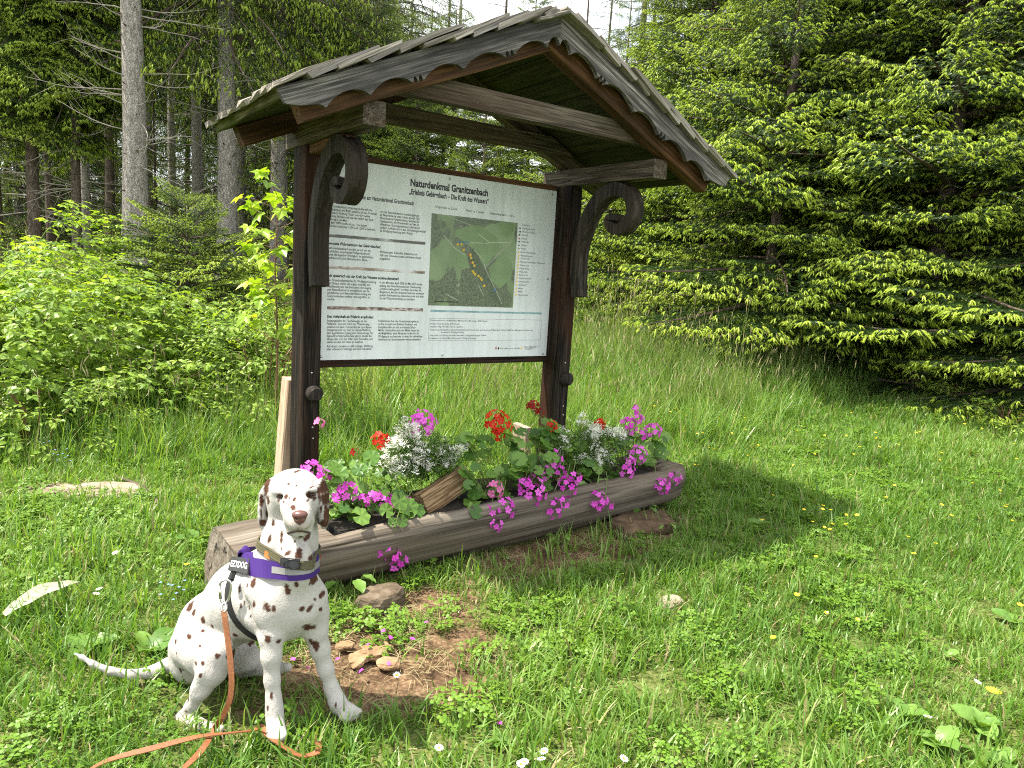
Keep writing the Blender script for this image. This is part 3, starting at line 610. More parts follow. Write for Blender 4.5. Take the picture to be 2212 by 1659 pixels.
# ------------------------------------------------------------------ hollowed log with flowers
LYAW = R(3.0); LC = Vector((.64, -.915, .21)); LLEN = 2.83
log = empty('log_planter', (LC.x, LC.y, 0), 'grey weathered log hollowed out as a flower trough', 'planter')
def build_log():
    rnd = np.random.RandomState(4); n = 44; m = 40; v, f = [], []; r0 = .236; cut = .075
    hx0, hx1 = -LLEN / 2 + .43, LLEN / 2 - .17
    xs = np.unique(np.concatenate([np.linspace(-LLEN / 2, LLEN / 2, m), [hx0 - .004, hx0, hx1, hx1 + .004]])); tab = rnd.rand(64)
    prof_n = None
    for xi, x in enumerate(xs):
        rr = r0 * (1 + .03 * math.sin(x * 2.1 + 1) - .018 * x) * (1 if abs(x) < LLEN / 2 - .02 else .965)
        hollow = hx0 <= x <= hx1; a0 = math.asin(min(.95, (cut - .068) / rr)); ring_ = []
        for k in range(n + 1):                              # outside, from front lip under to back lip
            a = -math.pi - a0 + (math.pi + 2 * a0) * k / n + 0; aa = math.pi + a0 + (math.pi - 2 * a0 + 4 * a0 - 2 * a0) * 0
            th = math.pi - a0 + (math.pi + 2 * a0) * k / n  # front lip -> bottom -> back lip
            q = rr * (1 + .018 * math.sin(3 * th + x) + .012 * math.sin(9 * th + 2.3 * x) + .020 * (vnoise(th * 5, x * 1.4, 3) - .5) * 2 + .030 * (vnoise(th * 16, x * .8, 5) - .5) + .012 * (vnoise(th * 9, x * 6, 6) - .5))
            ring_.append((q * math.cos(th), q * math.sin(th)))
        zt = cut + .022 * (vnoise(x * 5, 1, 9) - .5) + .008 * (vnoise(x * 23, 1, 9) - .5); dep = .15 if hollow else .0; inner = []
        w = rr * math.cos(a0) * .985
        for y_, z_ in ((w * .965, zt - .030), (w * .90, zt - .008), (w * .78, zt), (w * .70, zt - dep * .75), (w * .3, zt - dep), (-w * .3, zt - dep), (-w * .70, zt - dep * .75), (-w * .78, zt), (-w * .90, zt - .008), (-w * .965, zt - .030)): inner.append((y_, z_ + (.004 * (vnoise(y_ * 40, x * 2, 3) - .5))))
        prof = ring_ + inner; prof_n = len(prof)
        skew = 0
        if xi == 0 or xi == len(xs) - 1: skew = 1
        for y_, z_ in prof: v.append((x + (.05 * (z_ / r0) if x < 0 else -.03 * (y_ / r0)) * skew + skew * .012 * (vnoise(y_ * 30, z_ * 30, 2) - .5), y_, z_))
    for i in range(len(xs) - 1):
        for k in range(prof_n): f.append((i * prof_n + k, (i + 1) * prof_n + k, (i + 1) * prof_n + (k + 1) % prof_n, i * prof_n + (k + 1) % prof_n))
    f += [tuple(range(prof_n)), tuple((len(xs) - 1) * prof_n + k for k in range(prof_n - 1, -1, -1))]
    o = mesh_obj('trunk', (v, f), log, M['log'], [k < n + 3 or k > n + 6 for i in range(len(xs) - 1) for k in range(prof_n)] + [False, False], Matrix.Translation(LC) @ Matrix.Rotation(LYAW, 4, 'Z') @ Matrix.Rotation(R(-.6), 4, 'Y')); return o
log_body = build_log()
def lg_pt(x, y, z): return LC + Matrix.Rotation(LYAW, 3, 'Z') @ Vector((x, y, z))
for a, b_ in ((-.96, -.02), (.0, 1.22)):                      # soil-filled boxes set in the hollow
    mb = MB(); mb.box(((a + b_) / 2, 0, .005), ((b_ - a) / 2 - .01, .145, .045), Matrix.Translation(LC) @ Matrix.Rotation(LYAW, 4, 'Z'), 0)
    mb.box(((a + b_) / 2, 0, .0515), ((b_ - a) / 2 - .018, .137, .003), Matrix.Translation(LC) @ Matrix.Rotation(LYAW, 4, 'Z'), 1)
    mb.build('planter_box', [M['black_rubber'], M['soil']], log)
# split piece of firewood lying across the trough
p0, p1 = on(905, 1094, 1, -1.00), on(1005, 1030, 1, -.90)
o = beam('firewood_piece', p0, p1, .10, .125, M['fire_wood'], None, (0, .3, 1), .008, .02); tag(o, 'split piece of brown firewood lying among the flowers on the log trough', 'firewood')
# ------------------------------------------------------------------ the sitting dog
def zq(x, y):                              # measured on an enlargement of the dog -> photo pixel
    return 345.6 + .4009 * x, 976.3 + .4009 * y
def zp(x, y, d): return at(*zq(x, y), d)
def zr(r, d): return r * .4009 * d / 1534.0

class SDF:
    def __init__(s, lo, hi, h):
        s.lo, s.h = np.array(lo), h; s.n = np.ceil((np.array(hi) - s.lo) / h).astype(int) + 1
        s.d = np.full(s.n, .2, np.float32)
    def sub(s, lo, hi):
        a = np.clip(np.floor((lo - s.lo) / s.h).astype(int), 0, s.n - 1); b = np.clip(np.ceil((hi - s.lo) / s.h).astype(int) + 1, 1, s.n)
        ax = [(s.lo[k] + np.arange(a[k], b[k]) * s.h).astype(np.float32) for k in range(3)]
        return tuple(slice(a[k], b[k]) for k in range(3)), np.meshgrid(*ax, indexing='ij', sparse=True)
    def put(s, sl, d, k, cut=False):
        D = s.d[sl]
        if cut:
            d = -d; h = np.clip(.5 - .5 * (D - d) / k, 0, 1); s.d[sl] = D * (1 - h) + d * h + k * h * (1 - h)
        else:
            h = np.clip(.5 + .5 * (D - d) / k, 0, 1); s.d[sl] = D * (1 - h) + d * h - k * h * (1 - h)
    def cap(s, a, b, ra, rb, k=.02, cut=False):
        a, b = np.array(a, np.float32), np.array(b, np.float32); mg = max(ra, rb) + k * 1.5 + .02
        sl, (X, Y, Z) = s.sub(np.minimum(a, b) - mg, np.maximum(a, b) + mg)
        ab = b - a; L = max(float(ab @ ab), 1e-9)
        t = np.clip(((X - a[0]) * ab[0] + (Y - a[1]) * ab[1] + (Z - a[2]) * ab[2]) / L, 0, 1)
        d = np.sqrt((X - a[0] - t * ab[0]) ** 2 + (Y - a[1] - t * ab[1]) ** 2 + (Z - a[2] - t * ab[2]) ** 2) - (ra + (rb - ra) * t)
        s.put(sl, d, k, cut)
    def chain(s, P, rr, k=.02, cut=False):
        for i in range(len(P) - 1): s.cap(P[i], P[i + 1], rr[i], rr[i + 1], k, cut)
    def ell(s, c, ax, rad, k=.02, cut=False):
        c = np.array(c, np.float32); mg = max(rad) + k * 1.5 + .02; sl, (X, Y, Z) = s.sub(c - mg, c + mg)
        q = [((X - c[0]) * a[0] + (Y - c[1]) * a[1] + (Z - c[2]) * a[2]) / r for a, r in zip(ax, rad)]
        n0 = np.sqrt(q[0] ** 2 + q[1] ** 2 + q[2] ** 2); n1 = np.sqrt((q[0] / rad[0]) ** 2 + (q[1] / rad[1]) ** 2 + (q[2] / rad[2]) ** 2)
        s.put(sl, n0 * (n0 - 1) / np.maximum(n1, 1e-6), k, cut)
    def mesh(s):                           # surface nets
        D = s.d; neg = D < 0; n = D.shape
        cnt = sum(neg[i:n[0] - 1 + i, j:n[1] - 1 + j, k:n[2] - 1 + k].astype(np.int8) for i in (0, 1) for j in (0, 1) for k in (0, 1))
        cell = (cnt > 0) & (cnt < 8); idx = np.full(cell.shape, -1, np.int64); C = np.argwhere(cell); idx[cell] = np.arange(len(C))
        acc = np.zeros((len(C), 3)); w = np.zeros(len(C))
        cor = np.array([(i, j, k) for i in (0, 1) for j in (0, 1) for k in (0, 1)])
        val = np.stack([D[C[:, 0] + c[0], C[:, 1] + c[1], C[:, 2] + c[2]] for c in cor], 1)
        for p in range(8):
            for q in range(p + 1, 8):
                if np.abs(cor[p] - cor[q]).sum() != 1: continue
                a, b = val[:, p], val[:, q]; m = (a < 0) != (b < 0); t = np.where(m, a / np.where(a == b, 1, a - b), 0)
                acc += np.where(m[:, None], cor[p] + t[:, None] * (cor[q] - cor[p]), 0); w += m
        V = s.lo + (C + acc / w[:, None]) * s.h; F = []
        for ax in range(3):
            sl0 = [slice(None)] * 3; sl1 = [slice(None)] * 3; sl0[ax] = slice(0, -1); sl1[ax] = slice(1, None)
            ch = neg[tuple(sl0)] != neg[tuple(sl1)]; E = np.argwhere(ch); u, v = [(1, 2), (2, 0), (0, 1)][ax]
            E = E[(E[:, u] > 0) & (E[:, v] > 0) & (E[:, u] < n[u] - 1) & (E[:, v] < n[v] - 1)]
            du = np.zeros(3, int); du[u] = 1; dv = np.zeros(3, int); dv[v] = 1
            g = lambda Q: idx[Q[:, 0], Q[:, 1], Q[:, 2]]
            q = np.stack([g(E - du - dv), g(E - dv), g(E), g(E - du)], 1)
            fl = ~neg[E[:, 0], E[:, 1], E[:, 2]]; q[fl] = q[fl][:, ::-1]; F.append(q)
        return V, np.concatenate(F)

RIGHT = CM @ Vector((1, 0, 0)); UPV = CM @ Vector((0, 1, 0)); BACKV = CM @ Vector((0, 0, 1))   # axes of the dog's own build (it faces the viewer)

def build_dog():
    g = SDF((-1.42, -2.35, -.03), (-.45, -1.42, .92), .0038)
    P, r = zp, zr
    def C(seq, k): g.chain([P(x, y, d) for x, y, d, _ in seq], [r(q, d) for _, _, d, q in seq], k)
    # trunk
    C([(650, 800, 2.27, 188), (560, 785, 2.33, 194), (450, 812, 2.40, 190), (285, 930, 2.46, 165), (205, 1060, 2.48, 140), (185, 1130, 2.47, 118)], .03)
    C([(740, 730, 2.235, 120), (765, 840, 2.24, 105)], .05)                       # chest front
    C([(590, 620, 2.36, 118), (420, 720, 2.45, 120)], .05)                        # withers
    C([(690, 905, 2.26, 88), (560, 900, 2.32, 85)], .05)                          # brisket
    # neck
    C([(670, 640, 2.30, 152), (690, 540, 2.30, 142), (706, 430, 2.295, 124), (722, 330, 2.30, 108)], .04)
    C([(715, 450, 2.22, 45), (735, 570, 2.19, 60), (740, 650, 2.18, 70)], .05)
    # near foreleg
    C([(545, 760, 2.24, 120), (565, 870, 2.22, 96), (598, 990, 2.20, 60), (600, 1100, 2.19, 49), (604, 1230, 2.19, 37), (612, 1320, 2.19, 35), (616, 1385, 2.185, 39), (618, 1450, 2.185, 35)], .022)
    C([(620, 1440, 2.18, 42), (632, 1520, 2.15, 48)], .02)
    for i, (x, y) in enumerate(((596, 1528), (618, 1545), (645, 1546), (668, 1530))): C([(622 + (i - 1.5) * 14, 1480, 2.16, 22), (x, y, 2.125 + .006 * (i in (0, 3)), 20)], .012)
    # far foreleg, stepping out
    C([(800, 790, 2.27, 105), (822, 880, 2.28, 82), (838, 960, 2.28, 60), (862, 1060, 2.29, 48), (893, 1170, 2.30, 38), (925, 1270, 2.31, 34), (948, 1330, 2.31, 38), (965, 1370, 2.305, 36)], .022)
    C([(968, 1368, 2.30, 42), (1012, 1400, 2.27, 46)], .02)
    for i, (x, y) in enumerate(((985, 1428), (1015, 1436), (1048, 1424), (1070, 1400))): C([(985 + i * 16, 1392, 2.275, 22), (x, y, 2.25 + .006 * i, 20)], .012)
    # near hind leg
    C([(200, 1040, 2.40, 130), (265, 1075, 2.34, 118), (318, 1085, 2.27, 72)], .035)
    C([(318, 1085, 2.27, 70), (280, 1180, 2.265, 74), (222, 1275, 2.26, 48), (172, 1370, 2.27, 31), (125, 1432, 2.28, 34)], .022)
    C([(120, 1440, 2.28, 36), (190, 1465, 2.25, 36), (255, 1490, 2.215, 38)], .02)
    for i, (x, y, d) in enumerate(((275, 1512, 2.185), (305, 1508, 2.18), (325, 1500, 2.19), (333, 1492, 2.205))): C([(250 + 8 * i, 1490, 2.21, 22), (x, y, d, 18)], .01)
    # far hind leg
    C([(330, 1040, 2.52, 110), (430, 1095, 2.50, 88), (480, 1120, 2.48, 60)], .03)
    C([(480, 1120, 2.48, 50), (450, 1170, 2.52, 40), (560, 1170, 2.50, 30), (640, 1165, 2.47, 28), (690, 1160, 2.45, 24)], .02)
    # tail
    tail = [(362, 1438, 2.47, .028), (330, 1452, 2.44, .021), (285, 1458, 2.41, .016), (240, 1450, 2.39, .0128), (200, 1434, 2.38, .0098), (178, 1420, 2.38, .0075), (160, 1411, 2.38, .0045)]
    g.chain([at(x, y, d) for x, y, d, _ in tail], [q for *_, q in tail], .012)
    # head
    ax = (RIGHT, UPV, BACKV)
    E = lambda x, y, d, a, b, c, k, cut=False: g.ell(P(x, y, d), ax, (r(a, d), r(b, d), c), k, cut)
    E(724, 222, 2.285, 146, 132, .088, .02)                   # skull
    E(646, 290, 2.275, 56, 84, .050, .022); E(806, 284, 2.275, 52, 84, .050, .022)   # cheeks
    C([(728, 240, 2.225, 80), (738, 300, 2.185, 82), (748, 350, 2.130, 71), (752, 372, 2.108, 60)], .012)  # muzzle
    C([(712, 385, 2.15, 42), (705, 425, 2.145, 26)], .018); C([(790, 382, 2.15, 40), (795, 420, 2.145, 24)], .018)  # flews
    C([(748, 415, 2.185, 52), (752, 434, 2.135, 30)], .012)     # lower jaw
    E(660, 210, 2.215, 52, 20, .022, .016); E(806, 202, 2.215, 48, 20, .022, .016)   # brow
    E(657, 245, 2.195, 22, 11, .016, .010, True); E(812, 235, 2.195, 22, 11, .016, .010, True)   # eye openings
    g.chain([P(690, 441, 2.118), P(712, 425, 2.105), P(750, 416, 2.088), P(785, 419, 2.105), P(808, 428, 2.125)], [.0035, .0045, .005, .0045, .0035], .006, True)  # mouth
    # ears
    def ear(Q, k):
        for (x, y, d, a, t), (x2, y2, d2, a2, t2) in zip(Q, Q[1:]):
            for f in np.linspace(0, 1, 5):
                X, Y, Dd, A, T = [p + (q - p) * f for p, q in zip((x, y, d, a, t), (x2, y2, d2, a2, t2))]
                g.ell(P(X, Y, Dd), (RIGHT, UPV, BACKV), (r(A, Dd), r(26, Dd), T), k)
    ear([(596, 165, 2.285, 14, .030), (566, 225, 2.29, 17, .036), (560, 300, 2.285, 16, .034), (557, 350, 2.28, 14, .027), (556, 388, 2.278, 10, .014)], .011)
    ear([(868, 165, 2.285, 13, .030), (884, 230, 2.29, 17, .036), (884, 300, 2.285, 16, .033), (884, 355, 2.28, 13, .025), (886, 392, 2.278, 8, .012)], .011)
    # folds and hollows: flank fold over the thigh, shoulder edge, throat, between the toes
    def cut(seq, rad, k): g.chain([Vector(dpt) for dpt in seq], [rad] * len(seq), k, True)
    cut([P(130, 965, 2.265), P(210, 962, 2.235), P(290, 985, 2.205), P(350, 1015, 2.20)], .010, .035)
    cut([P(425, 760, 2.20), P(455, 860, 2.175), P(505, 960, 2.175)], .008, .04)
    cut([P(715, 720, 2.085), P(712, 830, 2.09), P(700, 930, 2.12)], .010, .05)
    cut([P(300, 1120, 2.165), P(245, 1210, 2.19), P(190, 1310, 2.22)], .006, .03)
    for x, y, d in ((607, 1520, 2.108), (631, 1530, 2.105), (656, 1522, 2.108)): cut([P(x, y - 35, d + .012), P(x, y + 25, d)], .0028, .008)
    for x, y, d in ((1000, 1415, 2.235), (1032, 1412, 2.238), (1060, 1398, 2.245)): cut([P(x - 12, y - 30, d + .012), P(x, y + 20, d)], .0028, .008)
    for x, y, d in ((290, 1500, 2.17), (316, 1494, 2.172)): cut([P(x - 20, y - 20, d + .008), P(x + 8, y + 14, d)], .0024, .008)
    V, F = g.mesh()
    return V, F
DV, DF = build_dog()

def smooth_mesh(V, F, it, w):
    e = np.concatenate([F[:, [0, 1]], F[:, [1, 2]], F[:, [2, 3]], F[:, [3, 0]]]); e = np.concatenate([e, e[:, ::-1]])
    n = np.bincount(e[:, 0], minlength=len(V))[:, None]
    for _ in range(it):
        A = np.stack([np.bincount(e[:, 0], weights=V[e[:, 1], k], minlength=len(V)) for k in range(3)], 1) / n
        V = V + (A - V) * w
    return V
headc = np.array(zp(735, 280, 2.2))
dist_h = np.linalg.norm(DV - headc, axis=1)
DV = smooth_mesh(DV, DF, 8, np.where((dist_h < .15) | (DV[:, 2] < .07), .12, .45)[:, None])
# soft muscle relief
nrm = None
DB = BVHTree.FromPolygons(DV.tolist(), DF.tolist())
def dhit(x, y, snap=True):
    for k in range(1 + 12 * snap):
        q = zq(x + (690 - x) * .012 * k, y); h = DB.ray_cast(CAM, ray(*q).normalized())
        if h[0] is not None: break
    return h[0], h[1]

# coat: white with liver spots, each painted where it sits on the body
SPOTS = [(505,695,15,30,0),(430,740,9,26,0),(470,720,6,13,0),(692,745,20,38,-15),(735,718,16,25,0),(828,690,13,30,8),(870,770,10,19,0),(572,832,22,38,-25),(614,845,12,18,0),
 (505,822,11,27,0),(482,838,7,18,0),(455,812,6,15,0),(435,830,8,17,0),(488,885,6,12,30),(765,845,12,15,30),(808,842,11,24,30),(835,795,6,12,0),(862,848,7,14,0),(805,945,31,27,20),
 (840,1050,21,40,-15),(812,1020,12,16,0),(580,1012,22,23,0),(637,1022,13,14,0),(600,1312,12,24,0),(580,1380,7,15,0),(948,1362,9,15,0),(425,942,28,20,30),(410,988,18,15,0),(400,1085,18,34,0),
 (160,835,20,38,35),(183,862,13,23,20),(233,905,16,25,0),(282,940,12,20,-30),(230,962,14,9,0),(158,994,18,10,0),(85,1023,9,11,0),(215,1045,9,6,0),(308,1100,20,17,0),(195,1142,15,12,20),
 (230,1138,16,14,0),(107,1168,9,30,0),(123,1172,6,15,0),(217,1207,12,17,20),(90,1085,5,9,0),(152,1335,7,15,0),(525,525,11,11,0),(495,545,6,11,0),(372,625,7,9,0),
 (590,468,12,32,10),(655,455,11,38,0),(610,385,11,19,0),(745,545,20,34,-8),(690,548,28,15,-10),(790,460,7,20,0),(655,520,8,11,0),(760,458,11,7,0),(812,570,9,14,0),(727,482,5,6,0),
 (735,106,16,6,0),(692,172,9,7,0),(733,184,4,5,0),(653,240,25,15,5),(812,230,25,22,0),(822,186,16,6,-40),(700,243,4,11,0),(725,256,10,11,0),(718,300,20,13,20),(678,240,14,12,0),
 (690,286,4,9,0),(800,256,3,11,0),(667,268,7,10,0),(640,262,8,9,0),(835,250,8,12,0),(140,1400,7,9,0),(520,1345,7,8,0),
 (572,165,30,26,0),(572,215,26,36,0),(546,262,12,50,0),(580,330,7,30,0),(545,340,6,40,0),(556,380,24,24,0),(583,262,11,26,0),(880,190,30,44,0),(888,250,22,40,0),(893,330,11,50,0),(868,310,9,30,0),(882,385,20,24,0),(862,250,10,40,0)]
rs = np.random.RandomState(5)
tone = np.zeros(len(DV)); 
Rv, Uv = np.array(RIGHT), np.array(UPV)
def paint(p, depth, rx, ry, ang, amt=1.0, soft=.36):
    q = DV - p; m3 = np.linalg.norm(q, axis=1); R_ = zr(max(rx, ry), depth) * 1.9; k = np.where(m3 < R_ + .006)[0]
    u = q[k] @ Rv / zr(1, depth); v = q[k] @ Uv / zr(1, depth); c, s_ = math.cos(R(ang)), math.sin(R(ang))
    a = (u * c - v * s_) / rx; b = (u * s_ + v * c) / ry
    rx, ry = rx * 1.16, ry * 1.14
    a /= 1.16; b /= 1.14
    rag = (vnoise(DV[k, 0] * 170 + 9, DV[k, 2] * 170 + DV[k, 1] * 120, 4) - .5) * .55 + (vnoise(DV[k, 0] * 60, DV[k, 2] * 60, 6) - .5) * .5
    t = np.clip((1 - np.sqrt(a * a + b * b) + rag) / soft, 0, 1)
    tone[k] = np.maximum(tone[k], t * amt)
for x, y, rx, ry, an in SPOTS:
    p, _ = dhit(x, y)
    if p is not None: paint(np.array(p), (p - CAM).dot(FWD.to_3d()), rx, ry, an)
# the sides the photograph does not show carry the same sort of spots
away = DV[((DV - np.array(CAM)) @ np.array(BACKV)) < -2.40]
for k in rs.choice(len(away), 34, replace=False):
    if away[k][2] > .12: paint(away[k], 2.4, rs.uniform(9, 22), rs.uniform(9, 26), rs.uniform(-40, 40))
pink = np.zeros(len(DV))
for x, y, rx, ry in ((752, 405, 75, 40), (756, 350, 62, 62)):
    p, _ = dhit(x, y); d = np.linalg.norm(DV - np.array(p), axis=1); pink = np.maximum(pink, np.clip(1.2 - d / zr(rx, 2.15), 0, 1) * .55)
lip = np.zeros(len(DV))
for x, y in [(x, 427 + .0034 * (x - 752) ** 2) for x in range(690, 812, 4)]:
    p, _ = dhit(x, y)
    if p is not None: d = np.linalg.norm(DV - np.array(p), axis=1); lip = np.maximum(lip, np.clip(1.4 - d / .0048, 0, 1))
fine = vnoise(DV[:, 0] * 300, DV[:, 2] * 300 + DV[:, 1] * 210, 8)
white = np.array([.43, .41, .38])[None] * (1 - .10 * vnoise(DV[:, 0] * 25, DV[:, 2] * 25, 3))[:, None]
white = white * (1 - pink[:, None] * .5 * np.array([.12, .42, .46])[None])
liver = np.array([.062, .028, .017])[None] * (.7 + .7 * fine)[:, None]
colr = white * (1 - tone[:, None]) + liver * tone[:, None]
colr = colr * (1 - lip[:, None]) + np.array([.06, .03, .025])[None] * lip[:, None]
low = np.clip(1 - DV[:, 2] / .05, 0, 1) * .35                                     # grass-stained, dusty feet
colr = colr * (1 - low[:, None]) + np.array([.42, .37, .24])[None] * low[:, None]

t = NT('dog_coat'); a = t.new('ShaderNodeAttribute', attribute_name='coat'); hair = t.noise(t.obj((1, 1, .35), False), 420, 3)
t.set(col=t.mix(.18, a.outputs['Color'], t.ramp(hair, [(.3, (.45, .45, .45)), (.7, (1, 1, 1))]), 'MULTIPLY'), rough=.8, spec=.12)
h2 = t.math('ADD', hair, t.math('MULTIPLY', t.noise(t.obj((1, 1, .6), False), 45, 3), 2.0)); t.bump(h2, .6, .004)
M['coat'] = t.m
M['nose'] = plain('brown_nose_leather', (.10, .042, .036), .38, 0, .5, .3, 300)
M['eye'] = plain('amber_eye', (.035, .018, .008), .08, 0, .6); M['lid'] = plain('eyelid_skin', (.045, .022, .018), .5)
M['purple'] = plain('purple_webbing', (.032, .008, .115), .7, 0, .3, .25, 400)
M['reflect'] = plain('grey_reflective_tape', (.20, .20, .195), .45, .1, .5, .06, 200)
M['blackweb'] = plain('black_webbing', (.012, .012, .013), .75, 0, .3, .3, 300)
M['rubber'] = plain('black_rubber_patch', (.018, .018, .02), .5)
M['whiteprint'] = plain('white_print', (.5, .5, .5), .6); M['redtag'] = plain('red_tag', (.45, .02, .02), .6)
M['olive'] = plain('olive_webbing', (.075, .068, .035), .75, 0, .3, .35, 350); M['orange'] = plain('orange_patch', (.55, .14, .03), .6)
M['blackplastic'] = plain('black_buckle', (.01, .01, .01), .3); M['steel'] = plain('steel', (.55, .55, .56), .22, 1.0)
M['tan'] = plain('tan_leather_strap', (.20, .075, .028), .6, 0, .35, .3, 160)

base = Vector((-.98, -1.95, 0))
dog = empty('dog', base, 'white dog with liver brown spots sitting on the grass in a purple harness', 'dog')
me = bpy.data.meshes.new('body'); me.from_pydata(DV.tolist(), [], DF.tolist()); me.polygons.foreach_set('use_smooth', np.ones(len(DF), dtype=bool))
ca = me.color_attributes.new('coat', 'FLOAT_COLOR', 'POINT'); ca.data.foreach_set('color', np.concatenate([colr, np.ones((len(DV), 1))], 1).astype(np.float32).ravel())
me.materials.append(M['coat']); body = mesh_obj('body', me, dog)

# nose leather, with nostrils
ng = SDF(np.array(zp(753, 345, 2.08)) - .06, np.array(zp(753, 345, 2.08)) + .06, .0016)
AX = (RIGHT, UPV, BACKV)
def ne(x, y, d, a, b, c, k, cut=False): ng.ell(zp(x, y, d), AX, (zr(a, d), zr(b, d), c), k, cut)
ne(753, 338, 2.076, 43, 24, .018, .006); ne(753, 362, 2.074, 31, 26, .013, .008); ne(753, 386, 2.082, 9, 14, .006, .006)
ne(733, 362, 2.058, 9, 6, .010, .003, True); ne(774, 361, 2.058, 9, 6, .010, .003, True); ne(753, 378, 2.058, 2.2, 20, .006, .003, True)
nv, nf = ng.mesh(); mesh_obj('nose', (nv.tolist(), nf.tolist()), dog, M['nose'], True)

for x, y in ((657, 244), (812, 234)):
    p, _ = dhit(x, y); c = p - ray(*zq(x, y)).normalized() * -.006
    e = mesh_obj('eye', ellip(c, (.0115, .0105, .0105)), dog, M['eye'], True)
    b = MB()
    for sg, w in ((1, .0062), (-1, .0044)):                # heavy half-closed lids
        pts = [c + RIGHT * (.0155 * s) + UPV * (sg * (.0058 if sg > 0 else .0050) * (1 - s * s) - .0005 + .0015 * s * (1 if x > 700 else -1)) + BACKV * (.0095 * (1 - .75 * s * s) + .0005) for s in np.linspace(-1, 1, 9)]
        b.tube(pts, [w * .35, w * .6, w * .72, w * .76, w * .78, w * .76, w * .72, w * .6, w * .35], 7)
    b.build('eyelid', M['lid'], dog, True)

def ring(center, n, hw, off, thick, th0=0, th1=2 * math.pi, steps=72, ref=None, rmax=9.0):
    """a strap laid round the body in the plane through center: (list of 4-point sections)"""
    n = n.normalized(); a = (ref or Vector((0, 0, 1))); a = (a - n * a.dot(n)).normalized(); b = n.cross(a); sec = []
    for i in range(steps + 1):
        th = th0 + (th1 - th0) * i / steps; d = a * math.cos(th) + b * math.sin(th); row = []
        rr = []
        for s in (-1, -.33, .33, 1):
            h = DB.ray_cast(center + n * (hw * s), d)
            rr.append((h[0] - center - n * (hw * s)).length if h[0] is not None else None)
        g = [q for q in rr if q is not None]
        sec.append((d, max(g) if g else .1, rr))
    # tight webbing bridges the hollows and keeps clear of the legs
    def clean(col):
        q = np.array([r[2][col] if r[2][col] is not None else .1 for r in sec]); q = np.minimum(q, rmax)
        if th1 - th0 > 6.2:
            k = np.ones(9) / 9; q = np.maximum(q, np.convolve(np.concatenate([q[-5:-1], q, q[1:5]]), k, 'valid'))
        return q
    e0, e1 = clean(0), clean(3); mid = (e0 + e1) / 2; e0 = np.clip(e0, mid - .010, mid + .010); e1 = np.clip(e1, mid - .010, mid + .010)
    out = []
    for (d, _, rr), r0, r1 in zip(sec, e0, e1):
        a0, a1 = center - n * hw + d * (r0 + off), center + n * hw + d * (r1 + off)
        out.append((a0, a1, a1 + d * thick, a0 + d * thick))
    return out
def strip(sec, closed=False):
    v, f = [], []
    for q in sec: v += list(q)
    m = len(sec)
    for i in range(m - 1 + closed):
        p, q = i * 4, ((i + 1) % m) * 4
        for k in range(4): f.append((p + k, p + (k + 1) % 4, q + (k + 1) % 4, q + k))
    if not closed: f += [(0, 1, 2, 3), ((m - 1) * 4 + 3, (m - 1) * 4 + 2, (m - 1) * 4 + 1, (m - 1) * 4)]
    return v, f
def plane3(a, b, c): return (b - a).cross(c - a).normalized()
def surf_patch(quad, name, mat, parent, off, thick, nu=8, nv=4):
    """flat piece lying on the body, given by its four corners as seen in the photograph"""
    g = []
    for j in range(nv + 1):
        for i in range(nu + 1):
            u, v = i / nu, j / nv
            x = (quad[0][0] * (1 - u) + quad[1][0] * u) * (1 - v) + (quad[3][0] * (1 - u) + quad[2][0] * u) * v
            y = (quad[0][1] * (1 - u) + quad[1][1] * u) * (1 - v) + (quad[3][1] * (1 - u) + quad[2][1] * u) * v
            g.append((Vector((x, y)), *dhit(x, y, False)))
    good = [q for q in g if q[1] is not None]
    c = sum((q[1] for q in good), Vector()) / len(good); n = sum((q[2] for q in good), Vector()).normalized()
    if n.dot(ray(1106, 800)) > 0: n = -n
    P = []
    for q, p, _ in g:                                        # best flat-ish plate: project the ray on the mean plane, half follow the body
        d = ray(*zq(*q)); w = CAM + d * ((c - CAM).dot(n) / d.dot(n))
        if p is not None: w = w.lerp(p, .5)
        P.append(w + n * off)
    top = [p + n * thick for p in P]; N = len(P); W_ = nu + 1; f = []
    for j in range(nv):
        for i in range(nu): a = j * W_ + i; f += [(N + a, N + a + 1, N + a + 1 + W_, N + a + W_), (a, a + W_, a + 1 + W_, a + 1)]
    bd = [i for i in range(W_)] + [j * W_ + nu for j in range(1, nv + 1)] + [nv * W_ + i for i in range(nu - 1, -1, -1)] + [j * W_ for j in range(nv - 1, 0, -1)]
    for i in range(len(bd)): a, b_ = bd[i], bd[(i + 1) % len(bd)]; f.append((a, b_, N + b_, N + a))
    o = mesh_obj(name, (P + top, f), parent, mat)
    def uv(u, v, lift=.0006):
        i, j = min(int(u * nu), nu - 1), min(int(v * nv), nv - 1); fu, fv = u * nu - i, v * nv - j; a = j * W_ + i
        return (top[a] * (1 - fu) + top[a + 1] * fu) * (1 - fv) + (top[a + W_] * (1 - fu) + top[a + 1 + W_] * fu) * fv + n * lift
    return o, uv, n

# claws
b = MB()
for x, y, d in ((592, 1546, 2.112), (616, 1562, 2.108), (646, 1562, 2.108), (672, 1546, 2.114), (985, 1446, 2.24), (1018, 1452, 2.236), (1054, 1440, 2.24), (1082, 1412, 2.25), (290, 1524, 2.168), (318, 1520, 2.166), (338, 1510, 2.176)):
    c = zp(x, y, d + .012); mesh_obj('claw', MB().tube([c + BACKV * -.006, c + BACKV * .004 - UPV * .002, c + BACKV * .010 - UPV * .007], [.0035, .003, .001], 6).me('claw', [M['lid']]), dog)

